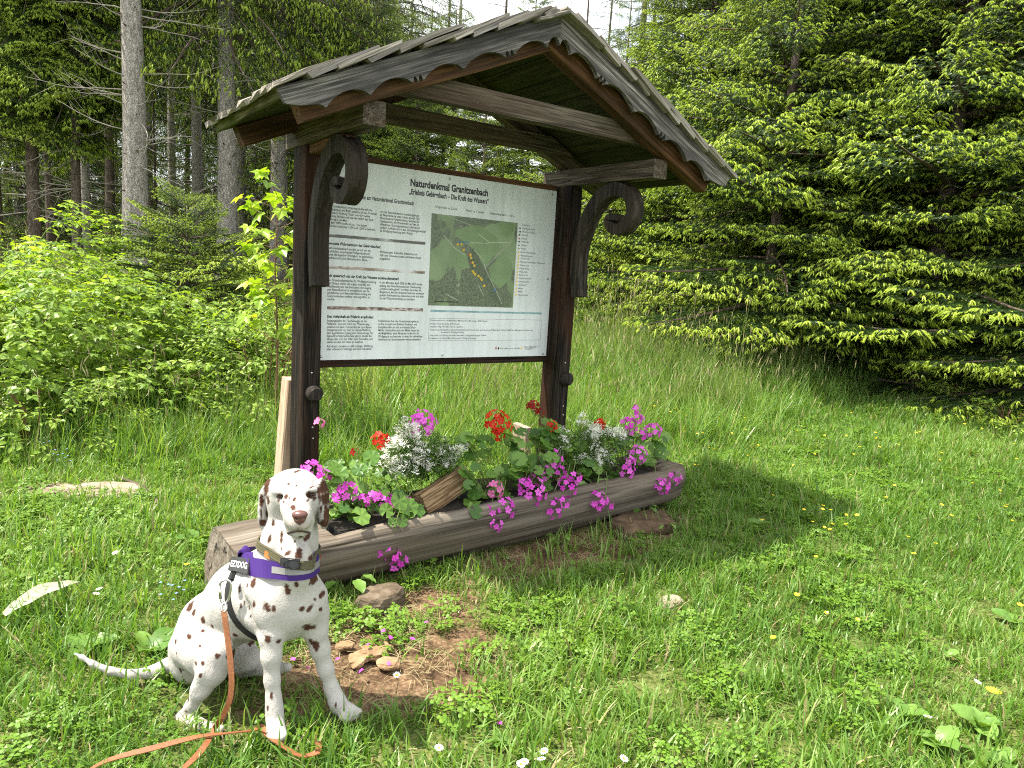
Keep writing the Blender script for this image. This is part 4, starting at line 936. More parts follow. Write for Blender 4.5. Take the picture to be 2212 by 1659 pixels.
# ---- harness
h1, h2, h3 = zp(452, 545, 2.45), dhit(690, 648)[0], zp(872, 588, 2.30)
hc = zp(650, 610, 2.34); hn = plane3(h1, h2, h3)
if hn.z < 0: hn = -hn
hc = hc - hn * (hc - h2).dot(hn)
sec = ring(hc, hn, .0255, .0035, .003, ref=-FWD.to_3d())
har = mesh_obj('harness', strip(sec[:-1], True), dog, M['purple'], False); har['label'] = 'purple webbing harness with a grey reflective strip'
nlist = [(abs((s[0] + s[1]).dot(RIGHT) / 2), i) for i, s in enumerate(sec)]
def pix_of(p):
    q = CM.transposed() @ (p - CAM); X, Y = 1106 + 1534 * q.x / -q.z, 829.5 - 1534 * q.y / -q.z
    return (X - 345.6) / .4009, (Y - 976.3) / .4009, -q.z
front = [i for i, s in enumerate(sec) if (s[2] - hc).dot(FWD.to_3d()) < 0]
def inpart(i, x0, x1):
    x, y, d = pix_of((sec[i][2] + sec[i][3]) / 2); return x0 <= x <= x1 and (sec[i][2] - hc).dot(FWD.to_3d()) < .02
order = list(range(36, 72)) + list(range(0, 36))
rows = [sec[i] for i in order if inpart(i, 592, 862)]
def sub_band(rows, a, b, lift, th):
    out = []
    for q in rows:
        n_ = (q[2] - q[1]).normalized(); p0 = q[3].lerp(q[2], a) + n_ * lift; p1 = q[3].lerp(q[2], b) + n_ * lift
        out.append((p0, p1, p1 + n_ * th, p0 + n_ * th))
    return out
mesh_obj('reflective_strip', strip(sub_band(rows, .34, .72, .0004, .0012)), har, M['reflect'])
rows = [sec[i] for i in order if inpart(i, 846, 880)]
if len(rows) > 1: mesh_obj('red_tag', strip(sub_band(rows[-3:], .3, .8, .0018, .002)), har, M['redtag'])
rows = [sec[i] for i in order if inpart(i, 503, 530)]
if len(rows) > 1: mesh_obj('slider', strip(sub_band(rows, -.05, 1.05, .0005, .004)), har, M['purple'])
# girth strap behind the elbow
g1, g2, g3 = dhit(372, 730)[0], dhit(388, 860)[0], dhit(520, 1000)[0]
gc = zp(560, 800, 2.35); gx = (zp(285, 930, 2.46) - zp(650, 800, 2.27)).normalized(); ch = (g3 - g1).normalized(); gn = (gx - ch * gx.dot(ch)).normalized()
gc = gc - gn * (gc - g2).dot(gn)
gs = ring(gc, gn, .0125, .003, .004, steps=90, rmax=.165)
mesh_obj('girth_strap', strip(gs[:-1], True), har, M['blackweb'])
patch, puv, pn = surf_patch([(408, 578), (505, 590), (492, 672), (386, 650)], 'label_patch', M['rubber'], har, .010, .007)
tv, tf = text_geo('EZYDOG', 1, .035, 0, .95); w0 = max(p.x for p in tv); 
mesh_obj('lettering', ([puv(.05 + .88 * p.x / w0, .72 - .44 * p.y / .7) for p in tv], tf), har, M['whiteprint'])
# folded handle on the withers
b = MB(); w1 = zp(470, 530, 2.40)
pts = bez([zp(500, 585, 2.36), zp(478, 545, 2.345), zp(452, 522, 2.35), zp(432, 535, 2.36), zp(440, 565, 2.37), zp(465, 590, 2.37)], 5)
b.add(*strip([(p - UPV * .004 - FWD.to_3d() * .02, p - UPV * .004 + FWD.to_3d() * .02, p + UPV * .004 + FWD.to_3d() * .02, p + UPV * .004 - FWD.to_3d() * .02) for p in pts]))
b.build('handle', M['purple'], har)
b = MB(); pts = [dhit(x, y) for x, y in ((512, 600), (500, 575), (490, 548), (482, 522))]
pts = [(p, n) for p, n in pts if p is not None]
if len(pts) > 1: b.add(*strip([(p + n * .004 - RIGHT * .018, p + n * .004 + RIGHT * .014, p + n * .007 + RIGHT * .014, p + n * .007 - RIGHT * .018) for p, n in pts])).build('shoulder_strap', M['purple'], har)

# ---- collar
c1, c2, c3 = zp(550, 468, 2.315), dhit(715, 604)[0], zp(830, 530, 2.315)
cc = zp(695, 520, 2.30); cn = plane3(c1, c2, c3)
if cn.z < 0: cn = -cn
cc = cc - cn * (cc - c2).dot(cn)
cs = ring(cc, cn, .0125, .004, .004, ref=-FWD.to_3d())
col_ = mesh_obj('collar', strip(cs[:-1], True), dog, M['olive']); col_['label'] = 'olive webbing collar with a black buckle'
b = MB(); 
for a_ in (.12, .88): b.tube([q[3].lerp(q[2], a_) for q in cs[:-1]] + [cs[0][3].lerp(cs[0][2], a_)], .0014, 5)
b.build('stitched_edge', M['olive'], col_)
bk, _, _ = surf_patch([(662, 566), (764, 577), (758, 632), (658, 612)], 'buckle', M['blackplastic'], col_, .012, .009)
surf_patch([(578, 530), (607, 545), (604, 576), (575, 562)], 'tag', M['orange'], col_, .0095, .002, 3, 3)
b = MB(); rc = zp(712, 606, 2.11)
b.tube([rc + RIGHT * (.024 * math.cos(a)) + UPV * (.015 * math.sin(a)) + BACKV * .004 * math.sin(a) for a in np.linspace(0, 2 * math.pi, 25)], .0022, 6); b.build('ring', M['blackplastic'], col_, True)

# ---- leash
b = MB()
lead = empty('leash', zp(345, 860, 2.17), 'tan leather leash clipped to the purple harness and trailing over the grass', 'leash')
kar = [zp(x, y, 2.185) for x, y in ((365, 690), (383, 705), (378, 760), (362, 805), (342, 812), (328, 795), (322, 745), (326, 705), (345, 692), (365, 690))]
b = MB(); b.tube(bez(kar, 5), .0036, 8); b.tube([zp(322, 722, 2.183), zp(326, 790, 2.183)], .0046, 8)
b.tube(bez([zp(352, 812, 2.18), zp(357, 835, 2.175), (zp(350, 860, 2.172)), zp(336, 858, 2.175), zp(333, 835, 2.18), zp(340, 815, 2.183)], 5), .0042, 8); b.build('clip', M['steel'], lead, True)
b = MB(); b.tube([zp(384, 690, 2.20), zp(392, 655, 2.215)], .009, 6); b.build('clip_loop', M['blackweb'], har)
def gr(x, y, h): 
    d = ray(x, y); z = h; return CAM + d * ((z - CAM.z) / d.z)
hang = [zp(344, 852, 2.172), zp(350, 900, 2.165), zp(361, 980, 2.158), zp(372, 1060, 2.150), zp(381, 1150, 2.142), zp(386, 1250, 2.136), zp(374, 1340, 2.135), zp(335, 1430, 2.14), zp(285, 1500, 2.14)]
lie = [gr(448, 1602, .085), gr(425, 1632, .08), gr(385, 1668, .08), gr(330, 1700, .07), gr(230, 1700, .07), gr(190, 1672, .075), gr(235, 1642, .085), gr(330, 1616, .09), gr(425, 1592, .09), gr(500, 1583, .08), gr(545, 1578, .06),
       gr(562, 1570, .05), gr(580, 1588, .05), gr(612, 1612, .055), gr(650, 1632, .06), gr(685, 1624, .07), gr(688, 1602, .075)]
path = bez(hang + lie, 7); nh = len(hang) * 7
secs = []
for i, p in enumerate(path):
    tdir = (path[min(i + 1, len(path) - 1)] - path[max(i - 1, 0)]).normalized()
    f_ = min(1, max(0, (i - nh + 14) / 14)); fl = RIGHT.lerp(tdir.cross(Vector((0, 0, 1))).normalized() * (1 if i < nh + 40 else 1), f_)
    fl = fl + Vector((0, 0, .5)) * math.sin(i * .21) * (.25 + .5 * f_)
    s_ = (fl - tdir * fl.dot(tdir)).normalized(); u_ = tdir.cross(s_)
    secs.append((p - s_ * .0085 - u_ * .0014, p + s_ * .0085 - u_ * .0014, p + s_ * .0085 + u_ * .0014, p - s_ * .0085 + u_ * .0014))
mesh_obj('strap', strip(secs), lead, M['tan'])
# ------------------------------------------------------------------ spruces
def feather(v, f, mi, p, d, up, w, n, m, rs, droop=.25, flat=False):
    """needles along a short piece of twig"""
    d = d.normalized(); s = d.cross(up)
    if s.length < 1e-3: s = d.cross(Vector((1, 0, 0)))
    s.normalize(); u = s.cross(d)
    for k in range(n):
        a = rs.uniform(0, 2 * math.pi) if not flat else (rs.choice((0, math.pi)) + rs.gauss(0, .55))
        q = p + d * (rs.random() * .05); o = (s * math.cos(a) + u * math.sin(a)) * w * rs.uniform(.7, 1.15) + d * w * rs.uniform(.5, 1.1)
        t = d.cross(o).normalized() * .0042; i = len(v); v += [q - t, q + t, q + o]; f.append((i, i + 1, i + 2)); mi.append(m)
def shoot(v, f, mi, p, d, L, r, m, rs, droop):
    """soft new shoot: a drooping brush"""
    d = d.normalized(); s = d.cross(Vector((0, 0, 1)))
    if s.length < 1e-3: s = Vector((1, 0, 0))
    s.normalize(); u = s.cross(d); P = [p, p + d * L * .5 + Vector((0, 0, -droop * L * .12)), p + d * L + Vector((0, 0, -droop * L * .5))]
    i = len(v)
    for q, rr in ((P[0], r * .5), (P[1], r)):
        for k in range(4): a = k * math.pi / 2 + .4; v.append(q + (s * math.cos(a) + u * math.sin(a)) * rr)
    v.append(P[2])
    for k in range(4): f += [(i + k, i + (k + 1) % 4, i + 4 + (k + 1) % 4, i + 4 + k), (i + 4 + k, i + 4 + (k + 1) % 4, i + 8)]; mi.extend((m, m))
    for k in range(7):                                        # stray needles break the outline
        a = rs.uniform(0, 6.28); t = rs.uniform(.2, .9); q = P[0].lerp(P[2], t); o = (s * math.cos(a) + u * math.sin(a)) * r * 2.0 + d * r * 1.8
        w = d.cross(o).normalized() * .0028; j = len(v); v += [q - w, q + w, q + o]; f.append((j, j + 1, j + 2)); mi.append(m)
def bough(L, seed, tip=1, dens=1.0, droop=.3, tipL=.042, hang=0.0, lod=1.0):
    """one flat spray, along +X; materials 0 twig, 1 needle, 2 young shoot"""
    rs = random.Random(seed); v, f, mi = [], [], []; tb_ = MB()
    def main(x): return Vector((x, .03 * L * math.sin(x * 3 + seed), -droop * L * (x / L) ** 1.7 + .10 * L * (x / L) ** 3))
    tb_.tube([main(L * k / 6) for k in range(7)], [.011 * L * (1 - k / 7.5) + .002 for k in range(7)], 4, 0)
    def run(p, d, ln, lvl):
        n = max(1, int(ln / .05)); q = p
        for k in range(n):
            dd = (d + Vector((0, 0, -hang * (k / n)))).normalized(); q2 = q + dd * (ln / n)
            for _ in range(1): feather(v, f, mi, q, dd, Vector((0, 0, 1)), .021, int(rs.uniform(6, 10) * dens * lod), 1, rs, flat=True)
            if lvl > 0 and k > 0 and k < n and rs.random() < .8 * dens:
                sd = 1 if (k + lvl) % 2 else -1; ang = rs.uniform(.6, .95) * sd
                d2 = Matrix.Rotation(ang, 3, 'Z') @ dd; d2.z += rs.uniform(-.25, .08) - hang * .5; run(q2, d2.normalized(), ln * (1 - k / n) * rs.uniform(.40, .6), lvl - 1)
            if tip and rs.random() < .30 * dens and (lvl or rs.random() < .5):
                d3 = Matrix.Rotation(rs.choice((-1, 1)) * rs.uniform(.5, 1.1), 3, 'Z') @ dd; d3.z -= rs.uniform(0, .3); shoot(v, f, mi, q2, d3, tipL * rs.uniform(.6, 1.0), .0065 * tipL / .042, 2, rs, 1)
            q = q2; d = dd
        if tip and rs.random() < .95:
            for k in range(3 if lvl else 2):
                d2 = Matrix.Rotation((k - .5 * (2 if lvl else 1)) * .75 + rs.uniform(-.2, .2), 3, 'Z') @ d; d2.z -= rs.uniform(.0, .35)
                shoot(v, f, mi, q, d2, tipL * rs.uniform(.75, 1.25), .0060 * tipL / .042, 2, rs, 1)
    x = L * .16
    while x < L * .97:
        sd = 1 if int(x * 100) % 2 else -1
        for sd in (1, -1):
            if rs.random() < .92:
                ang = sd * rs.uniform(.75, 1.1); d = Vector((math.cos(ang), math.sin(ang), rs.uniform(-.2, .05))).normalized(); t = x / L
                run(main(x), d, L * .50 * min(1, 1.35 * (1 - t) ** .75) * min(1, .45 + t * 1.5) * rs.uniform(.8, 1.15) + .03, 1)
        x += L * .075 / dens ** .5
    run(main(L * .93), Vector((1, 0, -.1)), L * .14, 0)
    n0 = len(tb_.v); V = tb_.v + [tuple(p) for p in v]; F = tb_.f + [tuple(i + n0 for i in q) for q in f]
    me = bpy.data.meshes.new('bough'); me.from_pydata(V, [], F)
    for k in range(3): me.materials.append(M['needle'])
    me.polygons.foreach_set('material_index', np.array(tb_.m + mi, dtype=np.int32))
    return me
def with_mats(me, *ms):
    me = me.copy(); k = np.zeros(len(me.polygons), dtype=np.int32); me.polygons.foreach_get('material_index', k); me.materials.clear()
    for m in ms: me.materials.append(m)
    me.polygons.foreach_set('material_index', k); me.update(); return me
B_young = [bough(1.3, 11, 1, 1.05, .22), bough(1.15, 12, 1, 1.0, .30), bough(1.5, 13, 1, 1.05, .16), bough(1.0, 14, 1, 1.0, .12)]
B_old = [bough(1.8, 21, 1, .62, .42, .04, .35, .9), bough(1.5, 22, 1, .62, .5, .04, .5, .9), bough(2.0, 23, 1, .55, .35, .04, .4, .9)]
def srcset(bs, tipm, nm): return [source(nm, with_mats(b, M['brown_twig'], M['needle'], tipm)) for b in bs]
SRC_BRIGHT = srcset(B_young, M['tip'], 'bough'); SRC_MID = srcset(B_old, M['tip_mid'], 'bough'); SRC_LIT = srcset(B_old, M['tip'], 'bough')  # lit set: same old boughs with sunlight put into a brighter shoot colour
print('bough tris', [len(b.polygons) for b in B_young + B_old])

def trunk_me(H, r, seed, lean=0.0, flare=1.25, n=16, m=14, mat='bark'):
    rs = np.random.RandomState(seed); b = MB(); P = []; rad = []
    for k in range(m + 1):
        t = k / m; h = H * t ** 1.15; P.append((lean * h + .02 * math.sin(h * .8 + seed), .02 * math.cos(h * .7 + seed), h - .25))
        rad.append(r * (1 - .86 * t ** 1.1) * (1 + (flare - 1) * math.exp(-h / .35)))
    b.tube(P, rad, n)
    return b.me('trunk', M[mat], True)
def crown_pts(H, z0, rs, R0, step, per, tilt0, tilt1, power=1.0, scale=1.0, nsrc=3, gaps=.1, face=None):
    pts, rot, scl, idx = [], [], [], []; z = z0
    while z < H - .15:
        t = (z - z0) / max(.1, H - z0); Rz = R0 * (1 - t) ** power + .12; n = max(3, int(per * (.55 + .45 * (1 - t)) + rs.random())); a0 = rs.uniform(0, 6.28)
        for k in range(n):
            if rs.random() < gaps: continue
            a = a0 + 2 * math.pi * k / n + rs.uniform(-.35, .35); s = Rz * rs.uniform(.72, 1.15) * scale
            pts.append((0.03 * math.cos(a), .03 * math.sin(a), z + rs.uniform(-.28, .28) * step)); rot.append((rs.uniform(-.25, .25), tilt0 + (tilt1 - tilt0) * t + rs.uniform(-.14, .14), a)); scl.append(s / 1.35); idx.append(rs.randrange(nsrc))
        z += step * rs.uniform(.75, 1.25)
    return pts, rot, scl, idx
DEAD = []
for k in range(6):
    rs = random.Random(200 + k); L = rs.uniform(.8, 1.9); b = MB(); pts = [Vector((0, 0, 0))]; d = Vector((1, 0, rs.uniform(-.25, .1)))
    for i in range(7): pts.append(pts[-1] + d.normalized() * L / 7); d += Vector((0, rs.uniform(-.2, .2), rs.uniform(-.18, .05)))
    b.tube(pts, [.011 * (1 - i / 8.5) + .0015 for i in range(8)], 5)
    for i in range(2, 7):
        if rs.random() < .75:
            e = (Matrix.Rotation(rs.choice((-1, 1)) * rs.uniform(.5, 1.0), 3, 'Z') @ (pts[i] - pts[i - 1]).normalized()); e.z -= rs.uniform(0, .5); l = rs.uniform(.15, .5); q = pts[i]
            b.tube([q, q + e * l * .5, q + e * l + Vector((0, 0, -.12 * l))], [.004, .003, .0015], 4)
    DEAD.append(b.me('dead_branch', M['dead_twig']))
SNAG = [MB().tube([(0, 0, 0), (.05, 0, .0), (.09, .005, .012)], [.016, .013, .008], 6).me('snag', M['brown_twig'])]

def tree(px, d, H, r, seed, label, group=None, mat='bark', crown=None, dead=0, dead_z=(1.5, 6), snags=0, lean=0.0, cat='tree', name='spruce_tree'):
    rs = random.Random(seed); p = spot(px, d); z = gz(p.x, p.y); root = empty(name, (p.x, p.y, z), label, cat, group)
    def put(nm, me, M4):
        o = bpy.data.objects.new(nm, me); COL.objects.link(o); o.parent = root; o.matrix_basis = M4; return o
    put('trunk', trunk_me(H, r, seed, lean, mat=mat), Matrix.Identity(4))
    if crown:
        z0, R0, step, per, t0, t1, src, gaps, pw = crown
        pts, rot, scl, idx = crown_pts(H, z0, rs, R0, step, per, t0, t1, pw, 1.0 if src is SRC_BRIGHT else .78, len(src), gaps)
        c = scatter('crown', pts, rot, scl, idx, src, None, [rs.random() for _ in pts]); c.parent = root
    to_cam = math.atan2(CAM.y - p.y, CAM.x - p.x)
    for k in range(dead):
        zz = rs.uniform(*dead_z); a = to_cam + rs.choice((-1, 1)) * rs.uniform(.3, 1.9); rr = r * (1 - .6 * zz / H)
        put('dead_branch', rs.choice(DEAD), Matrix.Translation((math.cos(a) * rr * .8 + lean * zz, math.sin(a) * rr * .8, zz)) @ Matrix.Rotation(a, 4, 'Z') @ Matrix.Rotation(rs.uniform(-.25, .35), 4, 'Y') @ Matrix.Rotation(rs.uniform(0, 6), 4, 'X'))
    for k in range(snags):
        zz = rs.uniform(.6, dead_z[1] + 1); a = to_cam + rs.uniform(-1.5, 1.5); rr = r * (1 - .75 * zz / H)
        put('snag', SNAG[0], Matrix.Translation((math.cos(a) * rr * .97 + lean * zz, math.sin(a) * rr * .97, zz)) @ Matrix.Rotation(a, 4, 'Z') @ Matrix.Rotation(rs.uniform(-.3, .3), 4, 'Y') @ Matrix.Scale(rs.uniform(.6, 1.1), 4))
    return root

# the bright young spruces at the meadow's edge: branches down to the grass
BR_ = lambda z0, R0, per=10, step=.30, gaps=.08, pw=.7: (z0, R0, step, per, .02, -.55, SRC_BRIGHT, gaps, pw)
tree(1640, 9.6, 8.6, .085, 301, 'young spruce with bright shoots close behind the lower end of the shelter roof', 'young spruces at the meadow edge', 'bark_dark', BR_(.75, 2.0, 9, .34, .12))
tree(1985, 9.0, 10.5, .12, 302, 'young spruce with a dark trunk showing low down and shoots from the grass upwards', 'young spruces at the meadow edge', 'bark_dark', BR_(1.15, 2.1, 9, .34, .12))
tree(2290, 8.3, 10, .11, 303, 'young spruce at the very edge of the picture with shoots hanging into the meadow', 'young spruces at the meadow edge', 'bark_dark', BR_(.15, 1.9))
tree(1800, 10.6, 11.5, .11, 304, 'tall young spruce filling the gap between two bright ones', 'young spruces at the meadow edge', 'bark_dark', BR_(2.1, 2.2))
tree(1470, 12.4, 11.0, .10, 305, 'young spruce seen between the shelter roof and the far scroll bracket', 'young spruces at the meadow edge', 'bark_dark', BR_(.3, 2.0))
tree(2120, 11.2, 14, .13, 306, 'dark tall spruce standing behind the bright young ones', 'young spruces at the meadow edge', 'bark_dark', BR_(1.0, 2.3))
tree(2480, 10.2, 13, .13, 307, 'spruce just outside the frame reaching in with its branches', 'young spruces at the meadow edge', 'bark_dark', BR_(.5, 2.4))
tree(1420, 15.5, 11.0, .10, 308, 'slender spruce whose top stands against the bare sky beside the ridge', 'young spruces at the meadow edge', 'bark_dark', BR_(.4, 1.7))
tree(1950, 13.5, 15, .14, 309, 'tall spruce in the second row of the thicket', 'spruces in the thicket', 'bark_dark', BR_(2.0, 2.4, 9, .32))
tree(1690, 14, 15, .14, 310, 'tall spruce in the second row, behind the roof side of the thicket', 'spruces in the thicket', 'bark_dark', BR_(2.0, 2.4, 9, .32))
tree(2330, 13.5, 16, .14, 311, 'tall spruce in the second row near the picture edge', 'spruces in the thicket', 'bark_dark', BR_(2.0, 2.4, 9, .32))
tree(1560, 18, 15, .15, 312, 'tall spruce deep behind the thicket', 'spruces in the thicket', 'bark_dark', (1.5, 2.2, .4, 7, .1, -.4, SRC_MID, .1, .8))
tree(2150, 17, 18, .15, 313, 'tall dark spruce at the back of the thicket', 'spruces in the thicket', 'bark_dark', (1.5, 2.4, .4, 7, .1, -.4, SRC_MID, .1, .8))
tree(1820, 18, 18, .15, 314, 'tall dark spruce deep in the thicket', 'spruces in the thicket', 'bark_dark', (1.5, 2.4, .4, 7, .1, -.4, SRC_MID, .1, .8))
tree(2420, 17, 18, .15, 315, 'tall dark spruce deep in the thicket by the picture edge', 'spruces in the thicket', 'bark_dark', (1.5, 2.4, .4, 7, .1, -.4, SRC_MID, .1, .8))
# young spruces seen under the roof, behind the board
tree(1020, 15.5, 5.6, .07, 321, 'small spruce with bright shoots seen through the gable above the board', 'small spruces behind the board', 'bark_dark', BR_(.2, 1.5))
tree(1180, 14.0, 4.6, .06, 322, 'small bushy spruce seen above the far corner of the board', 'small spruces behind the board', 'bark_dark', BR_(.2, 1.4))
tree(880, 17.0, 6.6, .07, 323, 'small spruce seen above the board beside the near bracket', 'small spruces behind the board', 'bark_dark', BR_(.2, 1.5))
tree(950, 19.5, 7.6, .08, 325, 'lit young spruce seen under the collar ties', 'small spruces behind the board', 'bark_dark', BR_(.2, 1.8))
tree(1110, 20, 8.2, .08, 326, 'lit young spruce under the ridge, between the ties', 'small spruces behind the board', 'bark_dark', BR_(.2, 1.9))
tree(790, 19, 8.0, .08, 327, 'lit young spruce beside the near purlin end', 'small spruces behind the board', 'bark_dark', BR_(.2, 1.9))
tree(1300, 17.5, 7.5, .08, 324, 'small spruce behind the far purlin end', 'small spruces behind the board', 'bark_dark', BR_(.2, 1.6))

# the tall old wood: bare grey stems, hanging crowns
OLD = lambda z0, R0, per=6, step=.5, src=None, gaps=.12: (z0, R0, step * .8, per + 2, .25, -.2, src or SRC_MID, gaps, .55)
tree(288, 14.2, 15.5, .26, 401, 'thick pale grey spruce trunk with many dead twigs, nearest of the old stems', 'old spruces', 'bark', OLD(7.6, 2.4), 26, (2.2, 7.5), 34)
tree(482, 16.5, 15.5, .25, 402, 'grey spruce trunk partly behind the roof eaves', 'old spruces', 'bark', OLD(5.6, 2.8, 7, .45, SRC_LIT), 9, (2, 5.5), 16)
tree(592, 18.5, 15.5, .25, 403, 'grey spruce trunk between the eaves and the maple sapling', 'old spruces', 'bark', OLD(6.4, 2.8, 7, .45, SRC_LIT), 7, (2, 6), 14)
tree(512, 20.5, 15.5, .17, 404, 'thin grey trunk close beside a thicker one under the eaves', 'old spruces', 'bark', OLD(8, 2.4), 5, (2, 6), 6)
tree(75, 15.5, 14.5, .14, 405, 'spruce with a sunlit hanging crown low over the bushes', 'old spruces', 'bark_dark', (3.6, 2.0, .30, 11, .55, .15, SRC_BRIGHT, .1, .6), 10, (1.2, 4), 10)  # sunlit look of this crown and the next put into bright shoot colour
tree(165, 15.6, 14.5, .11, 406, 'slender brown spruce with drooping lit branches beside the thick grey trunk', 'old spruces', 'bark_dark', (4.4, 1.7, .32, 10, .55, .15, SRC_BRIGHT, .1, .6), 8, (1.2, 4), 6)
tree(235, 21, 14.5, .15, 407, 'dark slim trunk just behind the thick grey one', 'old spruces', 'bark_dark', OLD(7.5, 2.6), 8, (1.5, 6), 0)
tree(180, 19, 14.5, .13, 408, 'slim grey trunk in the shade with a leaning foot', 'old spruces', 'bark', OLD(7.0, 2.4), 6, (1.5, 6), 0, lean=.01)
tree(105, 21, 14.5, .12, 409, 'slim dark trunk standing deep in the shade', 'old spruces', 'bark_dark', OLD(7.2, 2.6), 6, (1.5, 6))
tree(368, 24, 15.5, .15, 410, 'thin pale trunk in the gap between the two grey stems', 'old spruces', 'bark', OLD(8.5, 2.4), 6, (1.5, 7))
tree(-5, 17.5, 14.5, .13, 411, 'dark spruce at the picture edge above the bushes', 'old spruces', 'bark_dark', OLD(9.5, 1.6, 8, .4), 8, (1.5, 5))
#tree(-90, 16.5, 14.5, .2, 412, 'spruce standing just outside the frame', 'old spruces', 'bark_dark', OLD(5.5, 2.7, 8, .4))
tree(700, 20, 11.5, .2, 413, 'spruce hidden behind the roof slope with a lit crown', 'old spruces', 'bark', OLD(3.0, 2.7, 8, .42, SRC_LIT, .05))
tree(800, 22, 11.5, .18, 414, 'spruce crown rising behind the shingled roof slope', 'old spruces', 'bark', OLD(3.0, 2.5, 8, .42, SRC_LIT, .05))
tree(420, 22, 14, .2, 415, 'spruce crown above the gap between the grey stems', 'old spruces', 'bark', OLD(7, 2.6, 8, .42, SRC_MID, .05))
tree(957, 26, 15.5, .11, 416, 'thin bare trunk against the white sky over the roof', 'old spruces', 'bark', (6.0, 1.3, .7, 4, .25, -.2, SRC_MID, .3, .6), 8, (8, 14))
tree(935, 27, 14.5, .09, 417, 'very thin trunk beside the bare one over the roof', 'old spruces', 'bark_dark', (5.5, 1.2, .6, 5, .25, -.2, SRC_MID, .2, .6), 4, (8, 13))
tree(1328, 22, 15.0, .16, 418, 'bare upper trunk with ragged branches beside the roof ridge', 'old spruces', 'bark_dark', (3.0, 2.2, .55, 5, .25, -.1, SRC_MID, .25, .7), 12, (6, 12))
tree(1050, 24, 11.2, .12, 419, 'pointed spruce top in the sky gap over the roof', 'old spruces', 'bark_dark', (1.0, 2.1, .4, 7, .15, -.3, SRC_MID, .05, .85))
# young growth under the old wood
for k, (px, d, h) in enumerate(((-60, 20, 4.5), (60, 24, 6.5), (190, 25, 6), (330, 22, 5.5), (415, 25, 6.5), (545, 24, 6.0), (640, 22, 6.5), (740, 24, 7), (250, 29, 7.5), (480, 30, 8), (120, 31, 8), (810, 27, 7))):
    tree(px, d, h, .07, 600 + k, 'young dark green spruce growing under the old wood', 'young growth under the old wood', 'bark_dark', (.3, 2.0, .36, 9, .05, -.4, SRC_LIT if k % 3 == 0 else SRC_MID, .05, .8))
tree(-420, 18, 12, .15, 431, 'spruce outside the frame continuing the old wood', 'old spruces', 'bark_dark', OLD(2.5, 2.6, 9, .4))
tree(-760, 20, 12, .15, 432, 'second spruce outside the frame along the wood edge', 'old spruces', 'bark_dark', OLD(2.5, 2.6, 9, .4))
tree(2760, 11, 10, .12, 433, 'young spruce outside the frame continuing the thicket', 'young spruces at the meadow edge', 'bark_dark', BR_(.5, 2.1))
# farther rows of the wood close the view
far = random.Random(9); cols = [(-160, 24), (-60, 28), (40, 26), (130, 30), (225, 32), (320, 29), (400, 34), (470, 30), (560, 33), (640, 28), (720, 31), (790, 34), (860, 30)]
for k, (px, d) in enumerate(cols):
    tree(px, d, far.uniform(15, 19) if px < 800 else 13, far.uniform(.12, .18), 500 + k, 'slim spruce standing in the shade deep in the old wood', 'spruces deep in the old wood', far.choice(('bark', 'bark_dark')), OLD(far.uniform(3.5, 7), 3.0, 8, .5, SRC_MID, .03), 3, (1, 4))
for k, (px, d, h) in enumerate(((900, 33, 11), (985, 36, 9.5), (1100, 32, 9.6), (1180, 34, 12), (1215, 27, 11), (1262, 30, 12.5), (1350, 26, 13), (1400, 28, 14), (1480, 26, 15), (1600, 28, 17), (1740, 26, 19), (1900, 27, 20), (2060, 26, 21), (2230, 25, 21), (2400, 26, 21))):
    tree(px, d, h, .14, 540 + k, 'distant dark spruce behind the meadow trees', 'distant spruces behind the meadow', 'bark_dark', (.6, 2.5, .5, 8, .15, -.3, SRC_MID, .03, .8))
for k, (px, d) in enumerate(((-120, 40), (20, 44), (150, 42), (290, 46), (430, 44), (570, 46), (700, 44))):
    tree(px, d, 20, .2, 570 + k, 'far spruce closing the back of the old wood', 'spruces at the back of the old wood', 'bark_dark', (1.0, 3.6, .6, 9, .25, -.2, SRC_MID, .02, .6))
# ------------------------------------------------------------------ grass, herbs, bushes
def blade(b, p, h, w, a, bend, m=0, seg=3):
    d = Vector((math.cos(a), math.sin(a), 0)); s = Vector((-d.y, d.x, 0)); v = []; q = Vector(p); t = Vector((0, 0, 1))
    for k in range(seg + 1):
        f = k / seg; ww = w * (1 - f ** 1.6) * .5
        if k < seg: v += [q - s * ww, q + s * ww]
        else: v += [q]
        t = (t + d * bend * (.35 + f) / seg * 1.5).normalized(); q = q + t * h / seg
    n = 2 * seg
    b.add(v, [(2 * k, 2 * k + 1, 2 * k + 3, 2 * k + 2) for k in range(seg - 1)] + [(n - 2, n - 1, n)], m)
def tuft(seed, n, r, h0, h1, w0, w1, bend, mats, straw=.06, heads=0, seg=3):
    rs = random.Random(seed); b = MB()
    for k in range(n):
        a = rs.uniform(0, 6.28); q = r * math.sqrt(rs.random()); c = rs.uniform(0, 6.28)
        blade(b, (q * math.cos(c), q * math.sin(c), -.01), rs.uniform(h0, h1) * rs.uniform(.6, 1.15), rs.uniform(w0, w1), a, (rs.random() ** 1.5 * 1.5 + .1) * bend, 1 if rs.random() < straw else 0, seg)
    for k in range(heads):
        a = rs.uniform(0, 6.28); h = h1 * rs.uniform(1.0, 1.35); q = Vector((r * math.cos(a) * .6, r * math.sin(a) * .6, 0)); tip = q + Vector((math.cos(a) * .12, math.sin(a) * .12, h))
        b.tube([q, q.lerp(tip, .5) + Vector((0, 0, .02)), tip], [.0016, .0013, .001], 3, 0, False)
        b.tube([tip, tip + Vector((.005, 0, .03)), tip + Vector((.02, .0, .075))], [.0015, .0045, .001], 4, 1, False)
    return source('tuft', b.me('tuft', mats))
GR, GB, ST = M['grass'], M['grass_blue'], M['straw']
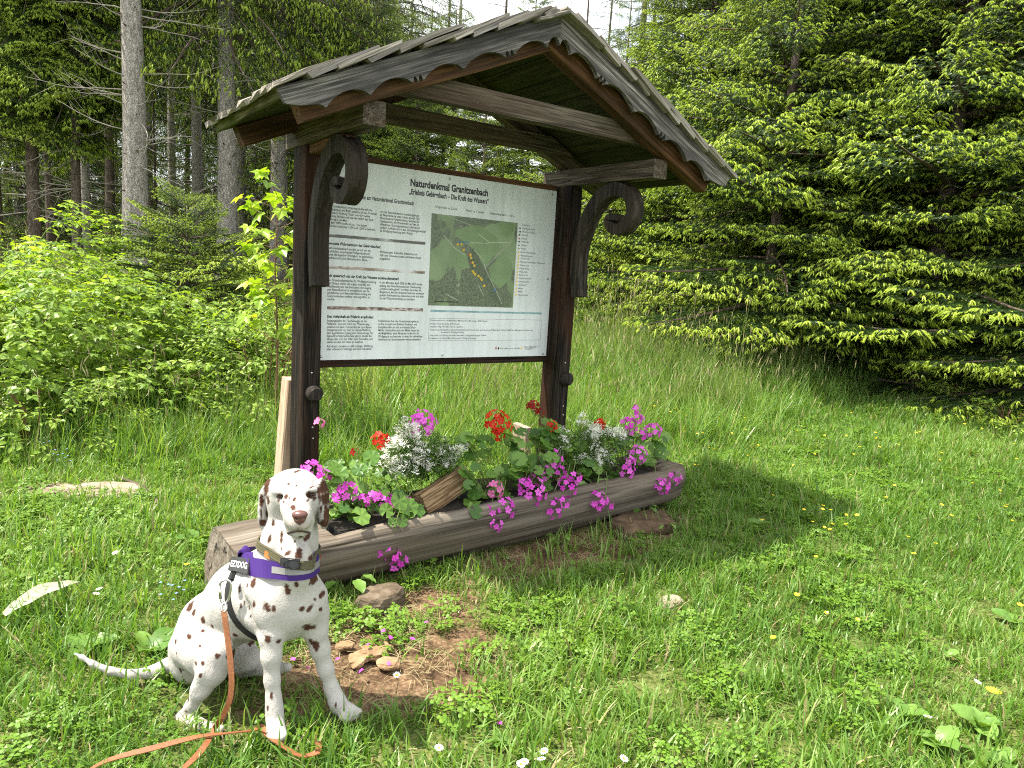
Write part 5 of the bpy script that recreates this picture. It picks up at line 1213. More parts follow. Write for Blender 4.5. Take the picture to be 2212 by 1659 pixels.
LAWN = [tuft(1 + k, 28, .085, .05, .125, .0048, .0105, 2.0, [GR, ST], .04) for k in range(4)] + [tuft(8, 18, .07, .10, .20, .006, .0115, 1.9, [GR, ST], .04), tuft(9, 26, .09, .03, .085, .005, .010, 2.3, [GR, ST], .14), tuft(10, 36, .09, .02, .07, .004, .008, 2.4, [GR, ST], .1)]
MEAD = [tuft(20 + k, 38, .12, .20, .44, .006, .0115, 1.5, [GR, ST], .05, 1, 4) for k in range(3)]
TALL = [tuft(30 + k, 36, .14, .38, .74, .006, .0115, 1.05, [GB, ST], .07, 3, 4) for k in range(3)]
# low clover-like herbs
def herb(seed, n, r, lh, ls):
    rs = random.Random(seed); b = MB()
    for k in range(n):
        a = rs.uniform(0, 6.28); q = r * math.sqrt(rs.random()); p = Vector((q * math.cos(a), q * math.sin(a), lh * rs.uniform(.5, 1.1))); t0 = rs.uniform(0, 6.28); tl = Vector((rs.uniform(-.35, .35), rs.uniform(-.35, .35), 1)).normalized()
        x = tl.orthogonal().normalized(); y = tl.cross(x); s = ls * rs.uniform(.7, 1.2)
        for j in range(3):
            c = t0 + j * 2.1; e = x * math.cos(c) + y * math.sin(c); g = tl.cross(e)
            b.add([p, p + e * s * .55 + g * s * .42 + tl * s * .12, p + e * s * 1.05 + g * s * .2, p + e * s * 1.05 - g * s * .2, p + e * s * .55 - g * s * .42 + tl * s * .12], [(0, 4, 3, 2, 1)], 0)
        b.tube([(p.x * .7, p.y * .7, 0), p], [.001, .0008], 3, 0, False)
    return source('herb', b.me('herb', [M['clover']]))
HERB = [herb(50 + k, 26, .10, .055, .014 + .004 * k) for k in range(3)]

def field(n, d0, d1, seed, margin=1.2):
    rs = np.random.RandomState(seed); d = np.sqrt(rs.rand(n) * (d1 ** 2 - d0 ** 2) + d0 ** 2); u = (rs.rand(n) * 2 - 1) * (d * .76 + margin)
    return CAM.x + FWD.x * d + RGT.x * u, CAM.y + FWD.y * d + RGT.y * u, d, u, rs
def tall_line(u): return np.interp(u, [-6, -3.2, -1.2, .6, 2.2, 4.2, 6], [4.4, 4.5, 4.75, 5.3, 6.4, 8.6, 9.5])
def in_log(x, y, g=.0):
    c, s = math.cos(LYAW), math.sin(LYAW); X = (x - LC.x) * c + (y - LC.y) * s; Y = -(x - LC.x) * s + (y - LC.y) * c
    return (np.abs(X) < LLEN / 2 + g) & (np.abs(Y) < .20 + g)
def near_dog(x, y):
    k = np.zeros_like(x, bool)
    for px, py, r in ((610, 1590, .07), (455, 1590, .10), (750, 1545, .06), (330, 1500, .10), (450, 1530, .2)): p = on(px, py, 2, 0); k |= (x - p.x) ** 2 + (y - p.y) ** 2 < r * r
    return k
def lay(name, n, d0, d1, seed, keep, srcs, s0, s1, pick=None, tilt=.26, lift=0):
    x, y, d, u, rs = field(n, d0, d1, seed); p = keep(x, y, d, u); k = rs.rand(n) < p; x, y, d, u = x[k], y[k], d[k], u[k]; m = len(x)
    sc = (s0 + (s1 - s0) * rs.rand(m)) * (.75 + .5 * vnoise(x * 1.3, y * 1.3, 12)); tint = np.clip(vnoise(x * .9, y * .9, 7) * .65 + rs.rand(m) * .35, 0, 1)
    rot = np.stack([(rs.rand(m) - .5) * 2 * tilt, (rs.rand(m) - .5) * 2 * tilt, rs.rand(m) * 6.28], 1)
    idx = rs.randint(0, len(srcs), m) if pick is None else pick(x, y, d, u, rs)
    return scatter(name, np.stack([x, y, ground_z(x, y) + lift - .02 * bare_field(x, y)], 1), rot, sc, idx, srcs, None, tint)
ok = lambda x, y: ~in_log(x, y)
o = lay('lawn_grass', 24500, 1.15, 8.5, 1, lambda x, y, d, u: ok(x, y) * (1 - .93 * np.clip(bare_field(x, y) * 1.15, 0, 1)) * np.where(near_dog(x, y), .25, 1) * np.clip(1.4 - d * .07, .4, 1), LAWN, .75, 1.25)
o = lay('ground_herbs', 6000, 1.15, 8, 2, lambda x, y, d, u: ok(x, y) * (1 - .8 * bare_field(x, y)) * np.clip(vnoise(x * 1.6, y * 1.6, 21) * 1.9 - .45, 0, 1) * (d < tall_line(u) + .3), HERB, .55, 1.1)
o = lay('meadow_grass', 5200, 4.0, 12, 3, lambda x, y, d, u: ok(x, y) * sst(-.25, .45, d - tall_line(u)) * (1 - .8 * bare_field(x, y)) * np.clip(.45 + vnoise(x * .8, y * .8, 31), 0, 1), MEAD, .75, 1.2)
o = lay('tall_grass', 1900, 4.8, 10.5, 4, lambda x, y, d, u: ok(x, y) * sst(.3, 1.0, d - tall_line(u)) * np.clip(vnoise(x * .9, y * .9, 41) * 2.2 - .65, 0, 1) * np.where(u > 1.0, 1, .35), TALL, .75, 1.15)
# lone higher tufts in the lawn
o = lay('meadow_tufts', 420, 1.6, 6.5, 6, lambda x, y, d, u: ok(x, y) * (1 - bare_field(x, y)) * ~near_dog(x, y) * np.clip(vnoise(x * 1.4, y * 1.4, 51) * 2.4 - 1.1, 0, 1), MEAD, .35, .6)
def strawtuft(seed):
    rs = random.Random(seed); b = MB()
    for k in range(34):
        p = Vector((rs.uniform(-.1, .1), rs.uniform(-.1, .1), rs.uniform(.002, .022))); a = rs.uniform(0, 6.28); L = rs.uniform(.03, .11); e = Vector((math.cos(a), math.sin(a), rs.uniform(-.12, .12))) * L; w = Vector((-e.y, e.x, 0)).normalized() * .0011
        b.add([p - w, p + w, p + e * .5 + w + Vector((0, 0, .004)), p + e * .5 - w + Vector((0, 0, .004)), p + e], [(0, 1, 2, 3), (3, 2, 4)], 0)
    return source('straw', b.me('straw', [ST]))
STRAW = [strawtuft(60 + k) for k in range(3)]
o = lay('dry_needles', 6500, 1.5, 6.5, 7, lambda x, y, d, u: ok(x, y) * np.clip(bare_field(x, y) * 1.0 - .12, 0, .55), STRAW, .6, 1.2)

# ---- bushes
def leaf_me(b, p, d, n, L, w, fold=.25, m=0, serr=False):
    """pointed leaf from p along d, face up along n"""
    d = d.normalized(); s = d.cross(n).normalized(); n = s.cross(d); rows = [(0, .12), (.28, .92), (.6, .8), (.85, .35)]
    v = []
    for t, q in rows:
        c = p + d * L * t - n * (L * .22 * t * t); v += [c - s * w * q + n * fold * w * q, c, c + s * w * q + n * fold * w * q]
    v.append(p + d * L - n * L * .24); f = []
    for k in range(3): a = 3 * k; f += [(a, a + 1, a + 4, a + 3), (a + 1, a + 2, a + 5, a + 4)]
    f += [(9, 10, 12), (10, 11, 12)]; b.add(v, f, m)
def leaf_spray(seed, L, n, ll, lw, mats, trip=True):
    rs = random.Random(seed); b = MB(); pts = [Vector((0, 0, 0))]; d = Vector((.35, 0, 1))
    for k in range(6): pts.append(pts[-1] + d.normalized() * L / 6); d += Vector((.22, rs.uniform(-.12, .12), -.16))
    b.tube(pts, [.0035 * (1 - k / 8) for k in range(7)], 4, 1, False)
    for k in range(n):
        t = .15 + .85 * k / (n - 1); i = min(5, int(t * 6)); p = pts[i].lerp(pts[i + 1], t * 6 - i); a = k * 2.4 + rs.uniform(-.4, .4); e = Vector((math.cos(a), math.sin(a), rs.uniform(-.1, .5))).normalized(); q = p + e * ll * rs.uniform(.4, .8)
        b.tube([p, q], [.0012, .0009], 3, 1, False); nn = (Vector((0, 0, 1)) + Vector((rs.uniform(-.4, .4), rs.uniform(-.4, .4), 0))).normalized(); s = rs.uniform(.75, 1.15) * (1.1 - .45 * t)
        leaf_me(b, q, e + Vector((0, 0, -.25)), nn, ll * s, lw * s)
        if trip:
            for g in (-1, 1): leaf_me(b, q, Matrix.Rotation(g * 1.25, 3, 'Z') @ e + Vector((0, 0, -.25)), nn, ll * s * .8, lw * s * .8)
    return source('spray', b.me('spray', mats))
M['stem_green'] = plain('green_stem', (.12, .17, .04), .6); M['stem_red'] = plain('reddish_stem', (.14, .07, .035), .6)
RASP = [leaf_spray(70 + k, .42, 9, .075, .026, [M['bush_leaf'], M['stem_green']]) for k in range(3)]
SHRUB = [leaf_spray(80 + k, .36, 11, .06, .018, [M['bush_leaf'], M['stem_green']], False) for k in range(3)]
def bush(px, d, w, h, n, seed, label, srcs=RASP, sc=1.0, dep=.8, group='leafy bushes beside the meadow', stems=7, base=0.0):
    rs = random.Random(seed); p = spot(px, d); z = gz(p.x, p.y) + base; sc *= 1.3 if srcs is RASP else 1.1; n = int(n * (.72 if srcs is RASP else .95)); root = empty('leafy_bush', (p.x, p.y, z), label, 'bush', group); b = MB()
    for k in range(stems):
        a = rs.uniform(0, 6.28); e = Vector((math.cos(a) * w * .45 * rs.random(), math.sin(a) * w * .45 * rs.random(), h * rs.uniform(.6, .95))); b.tube([(e.x * .25, e.y * .25, -.1), e * .5 + Vector((0, 0, h * .12)), e], [.008, .006, .003], 5)
    o = b.build('stem', M['stem_red']); o.parent = root
    pts, rot, scl, idx = [], [], [], []
    for k in range(n):
        a = rs.uniform(0, 6.28); c = rs.random() ** .5; t = rs.random(); prof = math.sqrt(max(.02, 1 - (t * 1.02 - .12) ** 2)) if t > .12 else .85 + t
        rr = prof * (.45 + .55 * c) * (1 + .18 * math.sin(3 * a + seed)); x, y = math.cos(a) * rr * w / 2, math.sin(a) * rr * w / 2 * dep
        pts.append((x, y, h * t * (1 + .12 * math.sin(2 * a + seed)) - .15 * sc)); out = math.atan2(y, x); rot.append((rs.uniform(-.3, .3), rs.uniform(.0, .5) + .45 * rr * (1 - t), out + rs.uniform(-.6, .6))); scl.append(sc * rs.uniform(.7, 1.15)); idx.append(rs.randrange(len(srcs)))
    o = scatter('leaves', pts, rot, scl, idx, srcs, None, [rs.random() for _ in pts]); o.parent = root; return root
bush(-60, 5.6, 2.4, 1.35, 420, 1, 'big bright raspberry bush hanging into the picture edge below the dark spruce')
bush(-330, 6.6, 2.4, 1.3, 300, 21, 'raspberry bush just outside the frame beyond the others')
bush(-560, 8.4, 2.6, 1.4, 260, 22, 'raspberry bush outside the frame at the wood edge')
bush(150, 6.4, 2.0, 1.1, 330, 2, 'bright raspberry bush in front of the slender brown spruce trunks')
bush(40, 7.6, 2.2, 1.5, 300, 3, 'tall raspberry bush rising behind the ones at the picture edge')
bush(300, 7.2, 2.2, .85, 330, 4, 'low leafy bush at the foot of the thick grey trunk')
bush(480, 7.6, 2.0, .75, 300, 5, 'low leafy bush between the small yellow-green spruce and the near post', SHRUB)
bush(570, 6.6, 1.5, .95, 240, 6, 'leafy bush crowding round the foot of the maple sapling', SHRUB)
bush(400, 9.6, 3.2, 1.0, 320, 7, 'leafy undergrowth behind the small yellow-green spruce', SHRUB)
bush(200, 10.2, 3.4, 1.0, 300, 8, 'leafy undergrowth in the shade before the slim trunks', SHRUB)
bush(640, 9.5, 2.6, 1.0, 260, 9, 'leafy undergrowth seen just past the near post', SHRUB)
bush(60, 5.0, 1.3, .55, 150, 10, 'low nettle-like leaves in the grass before the raspberry bushes', SHRUB, .8)
bush(250, 5.9, 1.6, .55, 180, 11, 'low leafy bush in the grass under the raspberry bushes', RASP, .8)
bush(1150, 10.8, 1.6, 1.9, 300, 12, 'broadleaf bush seen under the roof above the far end of the board', SHRUB, 1.2)
bush(950, 11.5, 2.4, 1.5, 260, 13, 'broadleaf bush hidden mostly behind the board', SHRUB, 1.2)
bush(2080, 8.2, .7, .35, 60, 14, 'low young shoots at the dark foot of the spruces', SHRUB, .8)
bush(1640, 8.7, .8, .35, 60, 15, 'low yellow-green shoots in the tall grass before the spruces', SHRUB, .7)
bush(2190, 7.4, .7, .3, 60, 16, 'low herbs on the bare earth beside the spruce at the picture edge', SHRUB, .7)
tree(400, 8.2, 2.0, .035, 331, 'small yellow-green spruce among the bushes before the thick grey trunk', None, 'bark_dark', (.1, 1.35, .15, 9, .1, -.6, SRC_BRIGHT, .03, .75), name='small_spruce')
# maple sapling
def maple_leaf():
    b = MB(); pts = []; lob = [(-150, .35), (-118, .62), (-92, .46), (-62, .88), (-40, .56), (-20, .72), (0, 1.08), (20, .72), (40, .56), (62, .88), (92, .46), (118, .62), (150, .35)]
    for a, r_ in lob: a = R(a); pts.append(Vector((math.cos(a) * r_, math.sin(a) * r_, -.18 * r_ * r_ + .06 * abs(math.sin(a * 2.9)))))
    v = [Vector((-.02, 0, 0))] + pts; b.add([(p.x * .075, p.y * .075, p.z * .075) for p in v], [(0, k + 1, k + 2) for k in range(len(pts) - 1)], 0); return b.me('leaf', [M['maple']], False)
ML = maple_leaf(); rs = random.Random(77); p = spot(588, 5.7); root = empty('maple_sapling', (p.x, p.y, gz(p.x, p.y)), 'yellow-green maple sapling with large lobed leaves beside the near post', 'sapling')
def put(nm, me, M4, root, mats=None):
    o = bpy.data.objects.new(nm, me); COL.objects.link(o); o.parent = root; o.matrix_basis = M4; return o
b = MB(); top = 1.98; b.tube([(0, 0, -.1), (.02, .01, .8), (-.01, 0, 1.4), (.01, .01, top - .1)], [.011, .009, .006, .003], 6)
spots_ = []
for k in range(32):
    z = .75 + 1.20 * k / 31; a = k * 2.35; L = rs.uniform(.16, .42) * (1.25 - .55 * k / 31); e = Vector((math.cos(a) * L, math.sin(a) * L, rs.uniform(.03, .14))); q = Vector((0, 0, z)); b.tube([q, q + e * .5 + Vector((0, 0, .02)), q + e], [.003, .0025, .0016], 4); spots_.append((q + e, a, z)); spots_.append((q + e * .55, a + .8, z)); spots_.append((q + e * .75 + Vector((0, 0, .03)), a - 1.2, z)); 
    if k % 2: spots_.append((q + e * .8 + Vector((0, 0, .05)), a - .9, z))
put('stem', b.me('stem', [M['stem_red']]), Matrix.Identity(4), root)
for q, a, z in spots_: put('leaf', ML, Matrix.Translation(q) @ Matrix.Rotation(a + rs.uniform(-.4, .4), 4, 'Z') @ Matrix.Rotation(rs.uniform(.25, .95), 4, 'Y') @ Matrix.Rotation(rs.uniform(-.4, .4), 4, 'X') @ Matrix.Scale(rs.uniform(.7, 1.6), 4), root)
# ferns
def frond():
    b = MB(); P = [Vector((0, 0, 0))]; d = Vector((.35, 0, 1))
    for k in range(12): P.append(P[-1] + d.normalized() * .05); d += Vector((.11, 0, -.12))
    b.tube(P, [.003 * (1 - k / 14) for k in range(13)], 4, 0, False)
    for k in range(2, 13):
        t = k / 12; l = .17 * math.sin(math.pi * min(1, .18 + t * .82)) ** .8 + .01
        for sg in (-1, 1): leaf_me(b, P[k], Vector((.35, sg, -.1)), Vector((0, 0, 1)), l, .014, .1)
    return b.me('frond', [M['bush_leaf']])
FR = frond()
for k, (px, d, lb) in enumerate(((385, 6.9, 'fern with upright fronds before the small yellow-green spruce'), (230, 7.0, 'fern at the side of the raspberry bushes'), (470, 7.2, 'fern among the low bushes near the maple sapling'))):
    p = spot(px, d); root = empty('fern', (p.x, p.y, gz(p.x, p.y)), lb, 'fern', 'ferns'); rs = random.Random(k)
    for j in range(8): put('frond', FR, Matrix.Rotation(j * .785 + rs.uniform(-.2, .2), 4, 'Z') @ Matrix.Rotation(rs.uniform(-.2, .25), 4, 'Y') @ Matrix.Scale(rs.uniform(.9, 1.35), 4), root)
# ------------------------------------------------------------------ flowers in the trough
def petal_mat(name, c1, c2):
    t = NT(name); f = t.new('ShaderNodeObjectInfo').outputs['Random']; nz = t.noise(t.obj(), 160, 2)
    c = t.ramp(t.math('ADD', t.math('MULTIPLY', f, .7), t.math('MULTIPLY', nz, .3)), [(.15, c1), (.85, c2)]); t.set(col=c, rough=.5, spec=.25)
    tr = t.new('ShaderNodeBsdfTranslucent'); t.ln(c, tr.inputs['Color']); ms = t.new('ShaderNodeMixShader', Fac=.35); t.ln(t.b.outputs[0], ms.inputs[1]); t.ln(tr.outputs[0], ms.inputs[2]); t.ln(ms.outputs[0], t.out.inputs[0]); return t.m
M['magenta'] = petal_mat('magenta_petal', (.62, .035, .50), (.82, .16, .72)); M['red'] = petal_mat('scarlet_petal', (.50, .006, .006), (.66, .03, .012)); M['wine'] = petal_mat('dark_red_petal', (.20, .004, .008), (.36, .008, .012)); M['pink'] = petal_mat('pink_petal', (.62, .12, .36), (.72, .22, .46))
M['white_petal'] = leafy('white_bract', [(.80, .80, .70), (.86, .86, .79), (.90, .90, .85)], .3, .5, 'inst', .3, tcol=(1, 1, .9))
M['ger_leaf'] = leafy('geranium_leaf', [(.055, .135, .02), (.085, .185, .028), (.13, .25, .04), (.20, .34, .07)], .3, .42, True)
M['eu_leaf'] = leafy('narrow_herb_leaf', [(.06, .13, .02), (.11, .21, .035)], .3, .5, 'inst')
def floret_me(seed, m):
    rs = random.Random(seed); b = MB()
    for k in range(5):
        a = k * 1.257 + rs.uniform(-.15, .15); d = Vector((math.cos(a), math.sin(a), rs.uniform(.1, .45))).normalized(); s = Vector((-math.sin(a), math.cos(a), 0)); L = .0185 * rs.uniform(.8, 1.2); w = .0092
        b.add([d * .001, d * L * .55 - s * w * .75, d * L - s * w * .55 + Vector((0, 0, -.002)), d * L * 1.08 + Vector((0, 0, -.003)), d * L + s * w * .55 + Vector((0, 0, -.002)), d * L * .55 + s * w * .75], [(0, 1, 2, 3), (0, 3, 4, 5)], 0)
    return b.me('floret', [M[m]])
FLO = {m: [floret_me(300 + k, m) for k in range(3)] for m in ('magenta', 'red', 'wine', 'pink')}
def ger_leaf_me(seed):
    rs = random.Random(seed); b = MB(); n = 22; v = [Vector((0, 0, 0))]
    for ring_, rr in ((0, .55), (1, 1.0)):
        for k in range(n + 1):
            a = R(-163) + R(326) * k / n; q = rr * (1 + (.075 * math.sin(a * 7) + .03 * rs.uniform(-1, 1)) * ring_); v.append(Vector((math.cos(a) * q, math.sin(a) * q, .10 * q * q + .07 * rr * math.sin(a * 7 + 1) - .10 * rr)))
    f = [(0, k + 1, k + 2) for k in range(n)] + [(k + 1, k + n + 2, k + n + 3, k + 2) for k in range(n)]
    b.add([p * .04 for p in v], f, 0); return b.me('leaf', [M['ger_leaf']], True)
GL = [ger_leaf_me(k) for k in range(4)]
YL = LC.y                                                     # plane of the trough's axis
def hp(px, py, front=0.0): return on(px, py, 1, YL - front + (px - 700) * .00007)
HEADS = [  # pixel, radius in px, colour, towards the viewer, florets
 (913, 915, 30, 'magenta', .0, 22), (676, 1018, 22, 'magenta', .05, 12), (750, 1062, 21, 'magenta', .12, 11), (790, 1079, 13, 'magenta', .16, 5), (834, 1084, 18, 'magenta', .18, 9), (876, 1086, 13, 'magenta', .2, 6), (846, 1196, 20, 'magenta', .27, 6), (818, 1192, 9, 'magenta', .27, 3), (853, 1221, 10, 'magenta', .27, 3),
 (1088, 1099, 25, 'magenta', .22, 15), (1070, 1058, 19, 'pink', .2, 10), (1070, 1132, 15, 'magenta', .27, 7), (1152, 1064, 30, 'magenta', .2, 18), (1195, 1098, 20, 'magenta', .26, 11), (1226, 1050, 23, 'magenta', .22, 13), (1190, 995, 26, 'magenta', .08, 11), (1172, 1024, 18, 'magenta', .12, 8), (1210, 1022, 14, 'magenta', .12, 6), (1135, 1045, 14, 'magenta', .2, 6),
 (1293, 1080, 20, 'magenta', .27, 10), (1290, 1095, 12, 'magenta', .27, 5), (1356, 1018, 15, 'magenta', .18, 8), (1378, 983, 20, 'magenta', .1, 13), (1358, 920, 20, 'magenta', .02, 14), (1411, 931, 20, 'magenta', .05, 12), (1376, 885, 10, 'magenta', .0, 5), (1430, 1050, 18, 'magenta', .24, 11), (1456, 1034, 15, 'magenta', .22, 7), (692, 913, 8, 'pink', .0, 3),
 (822, 952, 18, 'red', .0, 13), (1077, 915, 28, 'red', .0, 20), (1078, 940, 12, 'red', .0, 5), (1152, 878, 15, 'wine', -.02, 9), (1165, 890, 9, 'wine', -.02, 4), (1192, 921, 11, 'red', .0, 6), (1297, 917, 12, 'red', -.02, 8), (768, 975, 6, 'wine', .0, 2)]
HEADS += [(px + dx, py + dy, r_ * .62, c_, f_ + .02, max(4, n_ // 2)) for (px, py, r_, c_, f_, n_), (dx, dy) in zip([h for h in HEADS if h[3] == 'magenta' and 17 < h[2] < 26], [(24, 12), (-20, 10), (-22, -14), (20, 14), (-26, 6), (24, -12), (18, -18), (-24, 12), (22, 10), (-18, 16), (20, -16), (-22, 8)])]
PLANTS = [ # x along the log, label, share of leaves, colour zone in px
 (-.72, 'trailing pink geranium spilling over the log beside the dog head', (640, 800)), (-.38, 'red geranium with one round scarlet head next to the white blossom', (800, 858)), (-.30, 'pink geranium with a long stem hanging down the front of the log', (858, 1000)), (.12, 'scarlet geranium with the largest red head, standing in the middle of the trough', (1000, 1112)), (.34, 'large pink geranium with many heads hanging over the middle of the log', (1112, 1168)),
 (.62, 'geranium with dark leaves and red heads before the short pale board', (1168, 1262)), (.85, 'small red geranium with one scarlet head behind the white blossom near the far post', (1262, 1320)), (1.14, 'pink geranium with tall heads at the far end of the log', (1320, 1480))]
rs = random.Random(12); plant_roots = []
for x, lb, zone in PLANTS:
    p = lg_pt(x, 0, .055); r_ = empty('geranium', p, lb, 'flower', 'geraniums in the log trough'); plant_roots.append((r_, zone, p, MB()))
def nearest(px):
    for q in plant_roots:
        if q[1][0] <= px < q[1][1]: return q
    return plant_roots[-1]
for px, py, r_, col, fr, n in HEADS:
    root, zone, base, stems = nearest(px) if col not in ('red', 'wine') else min([q for q in plant_roots if 'red' in q[0]['label'] or 'scarlet' in q[0]['label']], key=lambda q: abs((q[1][0] + q[1][1]) / 2 - px))
    c = hp(px, py, fr); d = (c - CAM).length; rad = r_ * d / 1534 * 1.02
    up = (Vector((0, -.35 - fr * 2, 1 - fr * 2.5)) + Vector((rs.uniform(-.2, .2), 0, 0))).normalized(); st = Vector((base.x + (c.x - base.x) * .35, base.y, base.z)); mid = st.lerp(c, .5) + Vector((0, -fr * .15, .10 if fr < .15 else .12))
    nb = c - up * rad * .9
    stems.tube(bez([st - root.location, mid - root.location, nb - root.location], 4), .0021, 5, 0, False)
    mb = MB(); pos = []
    for k in range(n):
        z = 1 - 1.45 * (k + .5) / n; q = math.sqrt(max(0, 1 - z * z)); a = k * 2.39996 + rs.uniform(-.2, .2); x_ = up.orthogonal().normalized(); y_ = up.cross(x_); e = (x_ * math.cos(a) * q + y_ * math.sin(a) * q + up * z).normalized(); pp = c + e * rad * rs.uniform(.72, 1.02); pos.append((pp, e)); mb.tube([nb, nb.lerp(pp, .5) + e * rad * .1, pp], [.0011, .0009, .0008], 3, 0, False)
    head = mesh_obj('flower_head', (mb.v, mb.f, mb.m), None, [M['stem_green']]); head.data.transform(Matrix.Translation(-c)); head.parent = root; head.matrix_basis = Matrix.Translation(c - root.location)
    for pp, e in pos:
        e2 = (e + Vector((0, -.35, .1))).normalized(); qm = e2.to_track_quat('Z', 'Y').to_matrix().to_4x4()
        o = bpy.data.objects.new('floret', rs.choice(FLO[col])); COL.objects.link(o); o.parent = head; o.matrix_basis = Matrix.Translation(pp - c) @ qm @ Matrix.Rotation(rs.uniform(0, 6), 4, 'Z') @ Matrix.Scale(rs.uniform(.85, 1.2) * (1.12 if n > 15 else 1), 4)
# leaves: where the photograph shows foliage
LEAFZ = [((700, 1000), (800, 1110), 26, .08), ((790, 985), (870, 1090), 12, .06), ((730, 1095), (780, 1125), 5, .17), ((860, 1070), (905, 1110), 7, .17), ((985, 935), (1060, 985), 9, -.03), ((1000, 1000), (1110, 1100), 22, .12), ((1090, 925), (1260, 1000), 34, .02), ((1110, 985), (1260, 1060), 30, .12), ((1150, 905), (1210, 960), 10, .0), ((1250, 985), (1340, 1040), 16, .08), ((1330, 930), (1440, 1010), 26, .02), ((1380, 985), (1450, 1020), 8, .08), ((1255, 930), (1350, 985), 12, -.04), ((1020, 1095), (1050, 1115), 2, .22), ((1300, 1035), (1320, 1050), 2, .2)]
for (x0, y0), (x1, y1), n, fr in LEAFZ:
    for k in range(int(n * 1.75)):
        px, py = rs.uniform(x0, x1), rs.uniform(y0, y1); root, zone, base, stems = nearest(px); fb = fr + rs.uniform(-.13, .06); c = hp(px, py, fb)
        nrm = Vector((rs.uniform(-.5, .5), rs.uniform(-1.0, .15), rs.uniform(.45, 1))).normalized(); M4 = Matrix.Translation(c - root.location) @ nrm.to_track_quat('Z', 'Y').to_matrix().to_4x4() @ Matrix.Rotation(rs.uniform(0, 6.28), 4, 'Z') @ Matrix.Scale(rs.uniform(.62, 1.2), 4)
        put('leaf', rs.choice(GL), M4, root)
        st = Vector((base.x + (c.x - base.x) * .5, base.y, base.z)); stems.tube([st - root.location, (st.lerp(c, .55) + Vector((0, 0, .02))) - root.location, c - root.location - nrm * .004], [.0022, .0018, .0013], 4, 0, False)
px, py = 852, 1140                                            # trailing stem with leaves
root, zone, base, stems = plant_roots[2]
stems.tube(bez([q - root.location for q in (hp(872, 1085, .17), hp(860, 1112, .25), hp(852, 1150, .27), hp(846, 1188, .27))], 4), .0022, 5, 0, False)
for px, py, s in ((862, 1082, 1.1), (835, 1103, .9), (868, 1125, .8), (885, 1095, 1.1), (1028, 1105, 1.0), (848, 1128, .6)):
    q = nearest(px); c = hp(px, py, .26); put('leaf', rs.choice(GL), Matrix.Translation(c - q[0].location) @ Vector((rs.uniform(-.3, .3), -1, .6)).to_track_quat('Z', 'Y').to_matrix().to_4x4() @ Matrix.Rotation(rs.uniform(0, 6), 4, 'Z') @ Matrix.Scale(s, 4), q[0])
for root, zone, base, stems in plant_roots: put('stem', stems.me('stem', [M['stem_green']]), Matrix.Identity(4), root)
# white euphorbia clouds
def bract(seed):
    rs = random.Random(seed); b = MB()
    for k in range(5):
        c = Vector((rs.uniform(-.012, .012), rs.uniform(-.012, .012), rs.uniform(-.008, .008)))
        for j in range(3):
            a = j * 2.09 + rs.uniform(-.4, .4); d = Vector((math.cos(a), math.sin(a), .35)); s = Vector((-math.sin(a), math.cos(a), 0)); b.add([c, c + d * .004 - s * .0022, c + d * .009, c + d * .004 + s * .0022], [(0, 1, 2, 3)], 0)
    return source('bract', b.me('bract', [M['white_petal']]))
def eul(seed):
    rs = random.Random(seed); b = MB(); b.tube([(0, 0, -.05), (.004, 0, 0), (0, .004, .05)], [.001, .0009, .0007], 3, 0, False)
    for k in range(7): a = k * 2.4; leaf_me(b, Vector((0, 0, -.04 + .013 * k)), Vector((math.cos(a), math.sin(a), .5)), Vector((0, 0, 1)), .028, .0035)
    return source('herb', b.me('herb', [M['eu_leaf']]))
BRACT, EUL = [bract(k) for k in range(3)], [eul(k) for k in range(3)]
for lb, blobs, seed in (('cloud of tiny white blossoms behind the firewood piece', ((905, 975, 75, 42, 420), (872, 985, 40, 30, 120), (960, 985, 42, 28, 150), (878, 912, 26, 18, 26), (900, 1020, 30, 16, 40)), 1), ('cloud of tiny white blossoms close to the far post', ((1250, 960, 52, 34, 270), (1300, 955, 45, 36, 190), (1285, 990, 40, 20, 110), (1262, 920, 26, 14, 24), (1345, 938, 22, 14, 30)), 2)):
    rs = random.Random(seed + 90); P, Q = [], []; c0 = hp(blobs[0][0], 1010, -.03); root = empty('white_euphorbia', c0, lb, 'flower', 'white blossom in the log trough')
    for px, py, a_, b_, n in blobs:
        for k in range(max(2, n // 16)):
            t = rs.uniform(0, 6.28); q = math.sqrt(rs.random()); c = hp(px + math.cos(t) * a_ * q * 1.12, py + math.sin(t) * b_ * q * 1.12, -.02 + rs.uniform(-.12, .14)); m_ = rs.randint(6, 17); w_ = rs.uniform(.012, .034)
            for j in range(m_): P.append(c - c0 + Vector((rs.gauss(0, w_), rs.gauss(0, w_), rs.gauss(0, w_ * .8))))
        for k in range(n // 2):
            t = rs.uniform(0, 6.28); q = math.sqrt(rs.random()); c = hp(px + math.cos(t) * a_ * q * .95, py + 8 + math.sin(t) * b_ * q, -.02 + rs.uniform(-.11, .10)); Q.append(c - c0)
    sb = MB()
    for k in range(26): c = rs.choice(P); sb.tube([(c.x * .25, c.y * .3, -.03), (c.x * .6, c.y * .6, c.z * .55), tuple(c)], [.0018, .0014, .001], 4, 0, False)
    for nm, pp, src, s0, s1 in (('blossoms', P, BRACT, .9, 1.45), ('leaves', Q, EUL, .8, 1.3)):
        o = scatter(nm, pp, [(rs.uniform(-.2, .9), rs.uniform(-.7, .7), rs.uniform(0, 6)) for _ in pp], [rs.uniform(s0, s1) for _ in pp], [rs.randrange(3) for _ in pp], src); o.parent = root
    put('stem', sb.me('stem', [M['stem_green']]), Matrix.Identity(4), root)

